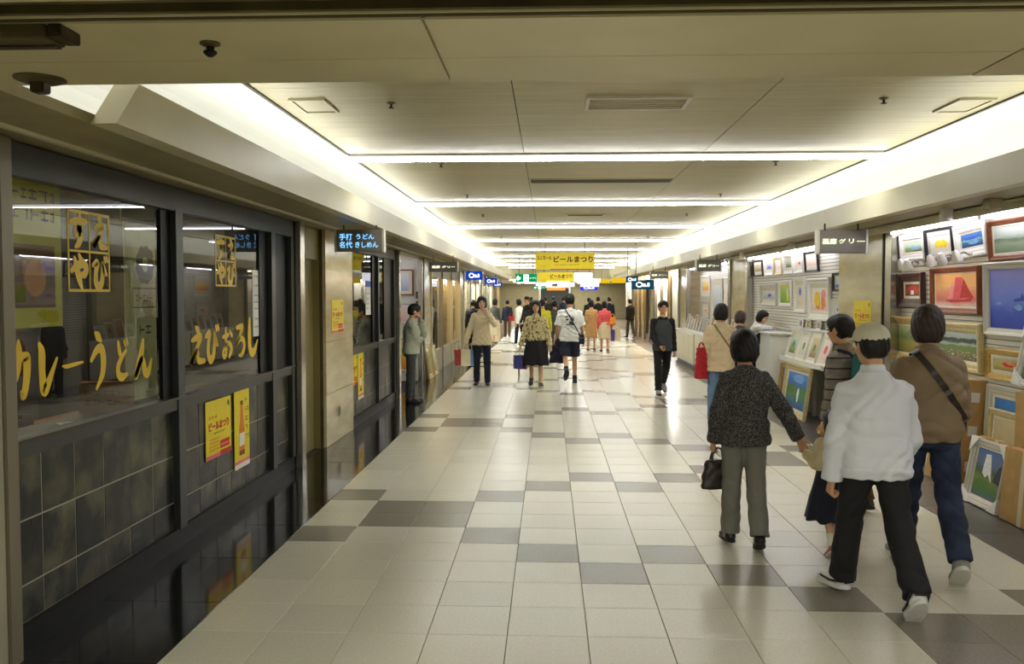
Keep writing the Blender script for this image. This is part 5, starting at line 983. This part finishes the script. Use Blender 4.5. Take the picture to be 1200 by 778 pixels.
figure('person', 'brown haired person in grey standing before the saleswoman', 1.52, dict(fem=True, lean=3, head=(-10,12), armR=(20,10,50,20)), (3.16, 14.52, 0), -.25, .013, M['skin'], [('cardigan', 'top', M['charcoal'], dict(hem=.45)), ('trousers', 'trousers', M['navy'], {}), ('shoes', 'shoes', M['shoe_black'], {}), ('hair', 'hair', M['hair_brown'], dict(style='bob', vol=1.04))])
figure('person', 'young man in dark grey sweater with black sleeves walking this way', 1.68, dict(lean=2, legL=(-14,28,1,38,6), legR=(8,3,0,-2,6), armL=(-8,8,14,10), armR=(14,6,46,40), curlR=70, curlL=60, head=(0,2)), (2.05, 15.74, 0), R_ + .08, .012, M['skin'], [
    ('sleeves', 'top', M['black_cloth'], dict(lv=[(.60,0,.086,.066),(.72,0,.094,.07),(.772,-.004,.092,.062),(.808,-.006,.066,.048),(.838,-.006,.044,.042)], sr=(.039,.035,.029))), ('sweater', 'top', M['charcoal'], dict(hem=.475, ex=.008, sleeve=0, gx=.99, lv=[(.475,0,.100,.078),(.53,0,.102,.080),(.62,0,.094,.072),(.72,0,.094,.078),(.76,0,.082,.070),(.80,0,.058,.052)])),
    ('trousers', 'trousers', M['black_cloth'], dict(w=.98)), ('shoes', 'shoes', M['grey_shoe'], dict(sole=M['rubber_dark'])), ('hair', 'hair', M['hair'], dict(style='short', vol=1.05))])
wt = figure('person', 'man from behind in white printed t-shirt and dark shorts', 1.80, dict(lean=2, legL=(-16,44,1,50,6), legR=(6,3,1,0,6), armL=(-2,14,18,10), armR=(4,14,22,10), head=(-4,2), wide=1.08, curlL=80), (.43, 17.62, 0), .05, .012, M['skin'], [
    ('t_shirt', 'top', M['white_tee'], dict(hem=.475, sleeve=.40, sr=(.046,.048,.04), gx=1.12, gy=1.16, fold=.008)), ('shorts', 'trousers', M['navy'], dict(len=.46, w=1.15)), ('socks', 'socks', M['black_cloth'], dict(**{'from': .8})), ('shoes', 'shoes', M['shoe_black'], dict(sole=M['rubber_dark'])), ('hair', 'hair', M['hair'], dict(style='short', vol=1.03))])
pr = MB()
for k in range(16): pr.add([(x, y, z) for x, z in [blob(random.uniform(-.08,.10), random.uniform(-.08,.10), random.uniform(.012,.035), random.uniform(.01,.03), 7)][0] for y in (0,)], [tuple(range(7))])
vs_ = []
for x, y, z in pr.v:                                    # lay the printed shapes onto the back of the shirt
    ok, p, n_, _ = wt['t_shirt'].ray_cast(Vector((x, -1, z + 1.27)), Vector((0, 1, 0))); vs_.append(tuple(p + n_*.003) if ok else (x, -.18, z + 1.27))
pr.v = vs_; pr.build('back_print', 'charcoal', wt['t_shirt'], fixn=False)
strap('navy pouch on a dark strap behind the white t-shirt man', wt, 't_shirt', (-.10, 0, 1.50), (.20, -.02, .97), 'navy', .012, bag=((.215, -.10, .90), (.15, .09, .20), 'navy'))
t = empty('folded_jacket', (.16, 17.55, .42), .2, 'dark navy jacket hanging from the white t-shirt man left hand', 'jacket'); quick_mesh('cloth', *Solid().loft((0,0,0), rx_(0), [(0,0,0,.15,.05), (.1,0,0,.14,.06), (.35,.04,0,.10,.05), (.50,.06,0,.06,.035)], 2.2, .01).mesh(.012, folds(.012, 14)), M['navy'], t); quick_mesh('sleeve', *Solid().cone((-.1,.05,.05), (.03,.06,.42), .04, .05).mesh(.012), M['navy'], t)
pt = figure('person', 'woman in patterned blouse and black skirt walking this way', 1.68, dict(fem=True, lean=2, legL=(6,4,1,-2,6), legR=(-10,24,1,30,6), armR=(-2,18,14,4), armL=(2,16,18,8), curlR=80, head=(-6,4)), (-.245, 16.93, 0), R_, .012, M['skin_pale'], [
    ('blouse', 'top', M['blouse_print'], dict(hem=.54, ex=.010, sr=(.038,.036,.031), collar=.014, fold=.006)), ('skirt', 'skirt', M['black_cloth'], dict(lv=[(.255,.01,.155,.125),(.42,0,.138,.108),(.55,0,.112,.082),(.64,0,.094,.068)], pleats=8, pa=.007)), ('shoes', 'shoes', M['shoe_black'], {}), ('hair', 'hair', M['hair'], dict(style='long', vol=.98))])
w_ = pt['J']['wrR']; hx, hy = -.245 - w_[0], 16.93 - w_[1]
paper_bag('blue shopping bag carried by the patterned blouse woman', (hx-.05, hy-.05, .36), .3, .16, .10, .26, 'bag_blue', handle=.16); paper_bag('maroon shopping bag carried by the patterned blouse woman', (hx+.03, hy+.07, .34), -.3, .18, .11, .27, 'maroon', handle=.16)
t = empty('folded_umbrella', (hx-.03, hy-.02, .06), 0, 'thin folded umbrella hanging from the patterned blouse woman hand', 'umbrella'); MB().lathe([(.004,0),(.008,.06),(.022,.34),(.014,.50),(.006,.52),(.006,.64)], n=10).build('canopy', 'alcove_olive', t, smooth=True); MB().tube([(0,0,.63),(0,0,.70),(.015,0,.72),(.035,0,.71),(.04,0,.68)], .007, 8).build('handle', 'brown_leather', t, smooth=True)
cb = figure('person', 'woman in cream blouse and dark trousers with one hand at her face', 1.75, dict(fem=True, lean=1, legL=(2,2,2,0,6), legR=(-4,8,2,6,6), handL=(-.12,.17,1.45), poleL=(-.6,-.2,-1), palmL=(.6,-.6,.2), armR=(-2,19,12,4), curlR=80, curlL=60, head=(6,2)), (-1.30, 16.88, 0), R_, .012, M['skin_pale'], [
    ('blouse', 'top', M['cream_knit'], dict(hem=.465, sr=(.037,.033,.029), collar=.01, lv=[(.465,0,.114,.092),(.53,0,.106,.084),(.62,0,.090,.070),(.72,0,.094,.078),(.772,-.004,.096,.064),(.808,-.006,.066,.048),(.838,-.006,.044,.042)], fold=.006)), ('trousers', 'trousers', M['navy'], dict(w=.94)), ('shoes', 'shoes', M['brown_leather'], {}), ('hair', 'hair', M['hair'], dict(style='bob'))])
w_ = cb['J']['wrR']; hx, hy = -1.30 - w_[0], 16.88 - w_[1]
paper_bag('red shopping bag held by the cream blouse woman', (hx-.10, hy-.02, .43), .4, .16, .10, .30, 'bag_red', handle=.14, tilt=-6); paper_bag('cream shopping bag held by the cream blouse woman', (hx+.02, hy-.10, .42), .2, .18, .10, .32, 'bag_cream', handle=.14); paper_bag('pale blue shopping bag behind the cream one', (hx+.09, hy+.06, .41), -.1, .16, .09, .30, 'p_lblue', handle=.14)
sd_ = figure('person', 'man in pale shirt leaning at the left post with hand to chin', 1.63, dict(lean=2, legL=(2,2,2,0,10), legR=(-3,2,2,0,14), handL=(.04,.16,1.36), poleL=(-.4,.3,-1), palmL=(.2,-.9,.3), handR=(-.12,.20,1.07), poleR=(.6,-.2,-.9), curlL=60, curlR=50, head=(0,10)), (-2.30, 14.42, 0), -R_/2 + .25, .012, M['skin'], [
    ('shirt', 'top', M['sage'], dict(hem=.50, sr=(.042,.038,.033), collar=.026, gx=1.06, gy=1.16, band=True)), ('trousers', 'trousers', M['charcoal'], dict(w=1.0)), ('shoes', 'shoes', M['shoe_black'], dict(sole=M['rubber_dark'])), ('necktie', 'tie', M['grey_suit'], dict(vx=.6)), ('hair', 'hair', M['hair'], dict(style='short', vol=1.04))])

# ------------------------------------------------------------------ people far down the passage
V2 = .018
def far_one(label, h_, x, y, rz, top, bottom, kind='trousers', hair='short', fem=False, topo=None, pose=None, hm='hair'):
    look = [('shirt', 'top', M[top], dict(fold=.005, **(topo or {}))), ('shoes', 'shoes', M['shoe_black'], {}), ('hair', 'hair', M[hm], dict(style=hair))]
    if kind == 'trousers': look.append(('trousers', 'trousers', M[bottom], {}))
    elif kind == 'skirt': look.append(('skirt', 'skirt', M[bottom], dict(lv=[(.28,0,.125,.10),(.45,0,.122,.095),(.60,0,.095,.07)], pleats=7)))
    else: look.append(('long_skirt', 'skirt', M[bottom], dict(lv=[(.07,0,.13,.11),(.45,0,.118,.09),(.62,0,.092,.068)], pleats=9, pa=.01)))
    p = dict(fem=fem, legL=(8,4,1,0,6), legR=(-8,14,1,14,6), armL=(-8,9,16,10), armR=(8,9,18,10)); p.update(pose or {}); return figure('person', label, h_, p, (x, y, 0), rz, V2, M['skin'], look)
far_one('woman from behind in long beige dress down the passage', 1.61, 1.34, 27.4, 0, 'beige_dress', 'beige_dress', 'skirt', 'bob', True)
far_one('woman from behind in coral top and cream skirt', 1.58, 1.73, 27.0, 0, 'coral', 'cream_skirt', 'skirt', 'bob', True, dict(hem=.52))
handbag('orange shoulder bag beside the coral top', (1.97, 26.9, .86), .2, .22, .16, .12, .24, 'p_orange', v=.014); paper_bag('purple shopping bag beside the cream skirt', (1.98, 26.95, .36), 0, .12, .10, .36, 'purple'); paper_bag('white shopping bag beyond the purple one', (2.12, 27.05, .36), 0, .2, .12, .34, 'bag_cream')
far_one('person in black with grey trousers by the right shops', 1.6, 3.36, 36.0, .6, 'black_cloth', 'grey_suit')
far_one('person in grey green suit behind the white t-shirt man', 1.62, .17, 24.6, 0, 'grey_suit', 'grey_suit'); far_one('person in yellow shirt half hidden behind the patterned blouse', 1.66, -.17, 23.6, 0, 'yellow_cloth', 'grey_suit')
far_one('woman in grey top and long pale skirt by the left shops', 1.62, -1.93, 31.0, -.6, 'grey_suit', 'cream_skirt', 'long', 'bob', True, dict(hem=.55))
far_one('person in dark top and brown trousers walking away on the left', 1.55, -1.72, 36.2, 0, 'navy', 'brown_cloth'); wsh = far_one('person in white shirt with a red bag farther along', 1.62, -1.05, 31.2, .9, 'white_tee', 'black_cloth', hair='bob', fem=True)
handbag('red handbag of the far white shirted person', (-1.33, 31.0, .86), .2, .22, .18, .10, .16, 'red_bag', v=.014)
far_one('man in black turning his head beside the white shirted person', 1.72, -.72, 30.0, 2.3, 'black_cloth', 'black_cloth'); far_one('dark haired person in black between the two walking women', 1.60, -.50, 27.2, 0, 'black_cloth', 'black_cloth', hair='bob')
far_one('person in black right against the left shop front', 1.62, -2.36, 27.0, 0, 'black_cloth', 'black_cloth'); far_one('person in black just behind the cream blouse woman', 1.58, -2.10, 25.6, .2, 'black_cloth', 'black_cloth', hair='bob')
far_one('person in black beyond the beige dress', 1.64, 1.78, 38.5, 0, 'black_cloth', 'black_cloth'); far_one('person in black suit beyond the coral top', 1.68, 2.15, 38.0, 0, 'black_cloth', 'black_cloth'); far_one('rightmost dark person beyond the coral top', 1.66, 2.78, 40.0, 0, 'navy', 'black_cloth')
for k, (x, y, a_, b_, l) in enumerate(((-.15, 42.0, 'black_cloth', 'grey_suit', 'far dark figure left of the white t-shirt'), (.75, 44.0, 'navy', 'black_cloth', 'far dark figure right of the white t-shirt'), (.25, 47.5, 'black_cloth', 'black_cloth', 'farthest dark figure over the white t-shirt'), (1.15, 46, 'grey_suit', 'black_cloth', 'far grey figure beyond the beige dress'), (-.9, 45.0, 'black_cloth', 'navy', 'far dark figure above the patterned blouse'))): far_one(l, 1.66, x, y, 0, a_, b_)
# ------------------------------------------------------------------ brush lettering and the seal on the restaurant glass
STROKES = {
 'カ': [[(.02,.60,.05),(.35,.68,.09),(.80,.72,.10),(.84,.62,.12),(.80,.30,.11),(.66,.02,.09),(.56,.10,.03)], [(.50,1.0,.05),(.50,.80,.11),(.40,.45,.10),(.06,.05,.05)]],
 'レ': [[(.12,.98,.06),(.22,.80,.12),(.22,.40,.11),(.30,.06,.13),(.52,.22,.10),(.92,.66,.04)]],
 'ー': [[(.04,.52,.06),(.22,.46,.12),(.60,.54,.11),(.96,.62,.06)]],
 'う': [[(.36,.98,.05),(.50,.92,.11),(.66,.84,.05)], [(.10,.52,.06),(.40,.68,.09),(.68,.70,.11),(.78,.50,.12),(.70,.24,.10),(.36,.0,.04)]],
 'ど': [[(.22,.98,.06),(.30,.76,.10),(.40,.58,.07)], [(.80,.74,.06),(.46,.56,.09),(.18,.34,.11),(.22,.12,.12),(.50,.04,.12),(.86,.10,.06)], [(.66,1.0,.05),(.76,.88,.06)], [(.84,1.04,.05),(.93,.92,.06)]],
 'ん': [[(.52,1.0,.05),(.42,.66,.11),(.16,.10,.11),(.10,.02,.07),(.30,.34,.08),(.46,.46,.08),(.54,.30,.10),(.60,.08,.10),(.76,.08,.10),(.95,.42,.04)]],
 'え': [[(.42,1.0,.05),(.54,.92,.10),(.62,.86,.05)], [(.18,.66,.05),(.48,.72,.09),(.72,.72,.09),(.44,.42,.08),(.10,.04,.09),(.36,.30,.07),(.50,.34,.08),(.56,.10,.09),(.94,.06,.06)]],
 'び': [[(.04,.72,.06),(.30,.80,.10),(.22,.50,.09),(.20,.22,.10),(.36,.04,.11),(.58,.16,.10),(.66,.50,.09),(.66,.82,.05),(.80,.52,.09),(.92,.44,.05)], [(.78,.98,.05),(.84,.86,.05)], [(.92,1.0,.05),(.98,.88,.05)]],
 'お': [[(.08,.72,.05),(.36,.74,.09),(.62,.78,.06)], [(.36,1.0,.06),(.36,.60,.10),(.34,.14,.09),(.16,.06,.08),(.10,.22,.07),(.40,.46,.07),(.72,.46,.09),(.86,.26,.10),(.66,.04,.07)], [(.72,.90,.05),(.90,.74,.07)]],
 'ろ': [[(.20,.92,.06),(.50,.94,.09),(.70,.92,.09),(.42,.62,.08),(.12,.34,.07),(.48,.54,.08),(.78,.48,.10),(.84,.24,.10),(.62,.02,.08),(.36,.0,.04)]],
 'す': [[(.04,.74,.06),(.40,.78,.10),(.96,.80,.07)], [(.58,1.0,.06),(.58,.70,.11),(.50,.44,.10),(.34,.40,.09),(.36,.56,.08),(.56,.56,.09),(.62,.36,.11),(.50,.12,.10),(.30,.0,.05)]],
 'や': [[(.04,.52,.06),(.36,.66,.10),(.74,.76,.11),(.92,.60,.11),(.82,.42,.10),(.60,.40,.07)], [(.50,1.0,.06),(.62,.84,.09)], [(.22,.90,.06),(.34,.60,.11),(.50,.24,.11),(.62,.0,.06)]],
 'し': [[(.30,1.0,.07),(.28,.60,.11),(.30,.20,.12),(.48,.02,.12),(.72,.10,.10),(.94,.36,.04)]]}
LET1 = [(4.149, 1.28, 0.203, 0.282), (4.406, 1.278, 0.199, 0.266), (4.635, 1.367, 0.228, 0.077), (4.922, 1.243, 0.202, 0.336), (5.226, 1.274, 0.166, 0.235), (5.454, 1.267, 0.27, 0.232)]
LET2 = [(6.319, 1.27, 0.308, 0.282), (6.628, 1.273, 0.278, 0.278), (6.968, 1.275, 0.246, 0.245), (7.251, 1.276, 0.283, 0.261), (7.535, 1.271, 0.318, 0.305)]
SEAL1 = (4.717, 5.178, 1.815, 2.277)
SEAL2 = (6.853, 7.307, 1.865, 2.28)
def spline(P, n=7):
    P = [np.array(p, float) for p in P]; P = [2*P[0]-P[1]] + P + [2*P[-1]-P[-2]]; out = []
    for i in range(1, len(P)-2):
        for t in np.linspace(0, 1, n, endpoint=(i == len(P)-3)):
            a, b, c, d = P[i-1:i+3]; out.append(.5*(2*b + (c-a)*t + (2*a-5*b+4*c-d)*t*t + (3*b-a-3*c+d)*t**3))
    return out
def brush(ch, x, y0, z0, w_, h_, m, parent, name='lettering', fat=1.0):
    """one brush written character on the glass; grows towards +Y"""
    b = MB()
    for si, st in enumerate(STROKES[ch]):
        Q = spline(st); L = []; R = []; xx = x + .0004*si
        for i, q in enumerate(Q):
            d = (Q[min(i+1, len(Q)-1)] - Q[max(i-1, 0)])[:2]*np.array([w_, h_]); d = d/max(1e-9, np.linalg.norm(d)); nn = np.array([-d[1], d[0]]); c = np.array([y0 + q[0]*w_, z0 + q[1]*h_]); r = max(.01, q[2])*min(w_, h_)*fat
            L.append(c + nn*r); R.append(c - nn*r)
        n = len(L); vs = [(xx, *p) for p in L] + [(xx, *p) for p in R]; b.add(vs, [(i, i+1, n+i+1, n+i) for i in range(n-1)])
        for e_, s_ in ((0, -1), (n-1, 1)):                     # rounded brush ends
            c = (L[e_] + R[e_])/2; r = np.linalg.norm(L[e_] - R[e_])/2; b.add([(xx + .0002, c[0] + r*math.cos(a), c[1] + r*math.sin(a)) for a in np.linspace(0, 2*math.pi, 10, endpoint=False)], [tuple(range(10))])
    return b.build(name, m, parent, fixn=False)
panes1 = [o for o in win1.children if o.name.startswith('glass_pane')]; GX = XL - .0325
for ch, (yc, z0, w_, h_) in zip('カレーうどん', LET1): brush(ch, GX, yc, z0, w_, h_, 'yellow_vinyl', panes1[0], fat=1.3)
for ch, (yc, z0, w_, h_) in zip('えびおろし', LET2): brush(ch, GX, yc, z0, w_, h_, 'yellow_vinyl', panes1[1], fat=1.1)
def seal(pane, y0, y1, z0, z1):
    b = MB(); t_ = .016; x = GX
    ym, zm = (y0+y1)/2, (z0+z1)/2
    for a, b_, c, d in ((y0,y1,z1-t_,z1),(y0,y1,z0,z0+t_),(y0,y0+t_,z0,z1),(y1-t_,y1,z0,z1),(y0,y1,zm-t_*.4,zm+t_*.4),(ym-t_*.3,ym+t_*.3,z0,z1)): b.box(x, x+.001, a, b_, c, d)
    b.build('seal_border', 'yellow_vinyl', pane)
    h_, w_ = (z1-z0)/2, (y1-y0)/2
    for ch, a, c in (('す', y0, zm), ('え', ym, zm), ('や', y0, z0), ('び', ym, z0)):
        brush(ch, x+.0012, a + w_*.12, c + h_*.10, w_*.76, h_*.80, 'yellow_vinyl', pane, fat=1.35)
seal(panes1[0], *SEAL1); seal(panes1[1], *SEAL2)
p2 = [o for o in win2.children if o.name.startswith('glass_pane')][0]

# ------------------------------------------------------------------ paper: posters and notices
def poster(label, x, y0, y1, z0, z1, side=-1, group=None, kind='fest'):
    """yellow beer festival sheet on a wall; side -1 left wall, +1 right wall"""
    t = empty('poster', (x, y0 if side < 0 else y1, z0), math.pi/2 if side < 0 else -math.pi/2, label, 'poster', group); w_, h_ = y1-y0, z1-z0
    MB().box(0, w_, 0, .004, 0, h_).build('sheet', 'yellow_paper', t); e = -.0008
    bx = lambda n_, m_, a, b, c, d, k=1: MB().box(a*w_, b*w_, e*k, 0, c*h_, d*h_).build(n_, m_, t)
    tx = lambda s_, m_, a, c, fw, fh: text_mesh('lettering', s_, .1, m_, t, (a*w_, e*2.2, c*h_), FACING, bold=.004, fit=(fw*w_, fh*h_))
    if kind == 'fest':
        bx('pink_strip', 'pink_ink', 0, 1, 0, .07); bx('red_strip', 'red_ink', .55, 1, .0, .09, 2); bx('picture_block', 'red_ink', .55, .93, .12, .26); bx('picture_stripe', 'pink_ink', .57, .91, .17, .20, 2)
        tx('ビールまつり', 'red_ink', .10, .48, .80, .15); tx('ユニモール', 'orange_ink', .10, .68, .32, .06); ml = lambda m_, a, b, c, d, n, sd: marks('print_lines', m_, t, a*w_, b*w_, e*2, c*h_, d*h_, n, sd); ml('green_ink', .28, .76, .40, .45, 1, 2); ml('orange_ink', .10, .52, .12, .36, 4, 7); bx('emblem', 'green_ink', .86, .93, .84, .93)
    else:
        bx('pink_strip', 'pink_ink', 0, 1, .06, .10); bx('white_strip', 'white_ink', 0, 1, 0, .06)
        pts = [(.30,.16),(.66,.16),(.66,.50),(.58,.62),(.56,.84),(.40,.84),(.38,.62),(.30,.50)]; MB().prism([(a*w_, c*h_) for a, c in pts], 'y', e, 0).build('bottle_picture', 'orange_ink', t); bx('bottle_label', 'white_ink', .31, .65, .28, .44, 2); bx('bottle_cap', 'brown_ink', .40, .56, .80, .85, 2); bx('bottle_foot', 'brown_ink', .31, .65, .16, .22, 2)
        for k in range(5): marks('print_lines', 'green_ink', t, .72*w_, .94*w_, e*2, (.80 - k*.12)*h_, (.90 - k*.12)*h_, 1, 20+k)
    return t
AX = XL - .012
poster('square yellow beer festival poster on the slate apron', AX, 6.56, 7.09, .505, .965, kind='fest'); poster('narrow yellow poster with an orange bottle on the slate apron', AX, 7.17, 7.53, .31, .99, kind='bottle')
poster('yellow beer festival poster on the left marble pillar', -2.594, 10.30, 10.88, 1.335, 1.735); poster('yellow beer festival poster on the right marble pillar', XRW-.006, 10.68, 11.28, 1.30, 1.725, side=1)
poster('yellow beer festival poster on the farther slate apron', AX, 11.50, 11.88, .565, .985); poster('narrow bottle poster on the farther slate apron', AX, 11.92, 12.28, .335, 1.0, kind='bottle'); poster('small yellow notice by the left gallery alcove', -2.55, 14.80, 14.9, 1.40, 1.58)
def notice(label, x, y0, y1, z0, z1, lines, top=None):
    t = empty('paper_notice', (x, y0, z0), math.pi/2, label, 'notice'); w_, h_ = y1-y0, z1-z0; MB().box(0, w_, 0, .003, 0, h_).build('sheet', 'paper', t)
    if top: MB().box(0, w_, -.001, 0, h_*.82, h_).build('blue_header', top, t)
    for k, (s_, z, fh, fw) in enumerate(lines): marks('print_lines', 'dark_ink', t, w_*.12, w_*(.12+fw), -.0004, z*h_, (z+fh)*h_, 1, int(z*100))
    return t
notice('tall white paper notice stuck on the second window pane', XL-.030, 7.72, 7.96, 1.42, 2.02, [('お知らせ', .88, .06, .62), ('営業時間', .74, .05, .7), ('十一時', .60, .04, .5), ('定休日', .50, .04, .55), ('水曜日', .40, .04, .5), ('お席あります', .24, .05, .74), ('ご予約', .12, .05, .5)])
notice('white and blue paper notice in the farther restaurant window', XL-.030, 12.55, 12.90, 1.50, 2.0, [('本日のおすすめ', .6, .06, .7), ('うどん', .44, .07, .5), ('カレー', .3, .06, .5), ('そば', .16, .06, .4)], 'p_blue')
t = MB().box(-2.58, -2.574, 10.55, 10.63, .30, .42).build('outlet_cover', 'trim_grey'); tag(t, 'little socket plate low on the left marble pillar', 'socket'); MB().box(-2.574, -2.572, 10.575, 10.605, .32, .40).build('socket_holes', 'dark_steel', t)

# ------------------------------------------------------------------ things seen through the restaurant windows
t = empty('cloth_banner', (-3.0, 6.35, 1.30), math.pi/2, 'cream cloth banner with a dark crest hanging inside the first window', 'banner')
MB().box(-.30, .30, 0, .012, -.28, 1.02).build('cloth', 'cream_cloth', t); MB().tube([(-.34, .006, 1.03), (.34, .006, 1.03)], .012, 8).build('rod', 'interior_wood', t)
b = MB()
for k in range(9): a = 2*math.pi*k/9; b.add([(x, -.002, z) for x, z in blob(.10*math.cos(a), .72 + .10*math.sin(a), .055, .05, 9)], [tuple(range(9))])
b.build('crest', 'crest_ink', t, fixn=False); MB().box(-.20, .20, -.002, 0, .40, .41).box(-.20,.20,-.002,0,.54,.55).box(-.20,-.19,-.002,0,.40,.55).box(.19,.20,-.002,0,.40,.55).build('printed_box', 'crest_ink', t); marks('print_lines', 'crest_ink', t, -.15, .15, -.002, .43, .52, 1, 31); marks('print_lines', 'crest_ink', t, -.10, .10, -.002, .18, .30, 1, 33)
for s_ in (-1, 1): MB().tube([(s_*.34, .006, 1.03), (s_*.34, .006, 1.27)], .006, 6).build('cord', 'interior_wood', t)
t = empty('menu_poster', (-3.1, 5.12, 1.60), math.pi/2, 'tall yellow menu poster inside the first window', 'poster'); MB().box(-.3, .3, 0, .01, 0, .95).build('sheet', 'yellow_paper', t); MB().box(-.22, .22, -.002, 0, .12, .50).build('picture_block', 'brown_ink', t); MB().lathe([(.005,-.02),(.11,0),(.12,.02)], (0,-.01,.3), 14, axis='y').build('bowl_picture', 'orange_ink', t); marks('print_lines', 'brown_ink', t, -.22, .22, -.002, .62, .86, 2, 37); MB().tube([(0,.005,.95),(0,.005,1.03)], .008, 6).build('hanger', 'dark_steel', t)
def table(label, x, y):
    t = empty('dining_table', (x, y, 0), 0, label, 'table'); MB().box(-.4, .4, -.55, .55, .68, .72).build('tabletop', 'box_brown', t, bevel=.006)
    for a in (-.34, .34):
        for c in (-.48, .48): MB().box(a-.03, a+.03, c-.03, c+.03, 0, .68).build('leg', 'interior_wood', t)
def chair(label, x, y, rz):
    t = empty('dining_chair', (x, y, 0), rz, label, 'chair'); MB().box(-.21, .21, -.2, .22, .42, .46).build('seat', 'box_brown', t, bevel=.01); MB().box(-.21, .21, -.22, -.18, .62, .92).build('backrest', 'interior_wood', t, bevel=.008)
    for a in (-.18, .18):
        MB().box(a-.02, a+.02, .16, .20, 0, .42).build('leg', 'interior_wood', t); MB().box(a-.02, a+.02, -.22, -.18, 0, .62).build('leg', 'interior_wood', t)
table('wooden dining table inside the first window, nearer one', -4.0, 5.2); table('wooden dining table inside the first window, farther one', -4.0, 7.3); table('wooden dining table inside the farther restaurant window', -3.9, 12.9)
chair('wooden chair before the nearer dining table', -4.0, 4.42, 0); chair('wooden chair between the two dining tables', -4.0, 6.0, math.pi); chair('wooden chair behind the farther dining table', -4.0, 8.1, math.pi)
t = empty('menu_box', (-2.89, 5.55, 1.032), .3, 'brown menu box on the ledge inside the first window', 'box'); MB().box(-.16, .16, -.05, .05, 0, .20).build('box_body', 'box_brown', t, bevel=.004); marks('print_lines', 'dark_ink', t, -.12, .12, -.0512, .04, .16, 2, 41)
t = empty('paper_card', (-2.86, 5.06, 1.03), .8, 'small cream card lying on the ledge inside the first window', 'card'); MB().box(-.07, .07, -.04, .04, 0, .004).build('card_body', 'paper', t); MB().box(-.05, .05, -.03, -.02, .004, .005).build('printed_line', 'dark_ink', t)
t = empty('cloth_banner', (-2.95, 11.95, 2.15), math.pi/2, 'yellow brown curtain at the top of the farther restaurant window', 'curtain')
for k in range(3): MB().box(-.48+k*.33, -.17+k*.33, 0, .01, 0, .36).build('curtain_panel', 'yellow_paper', t); MB().box(-.44+k*.33, -.22+k*.33, -.002, 0, .10, .20).build('printed_box', 'brown_ink', t)
MB().tube([(-.52,.005,.37),(.55,.005,.37)], .012, 8).build('rod', 'interior_wood', t)
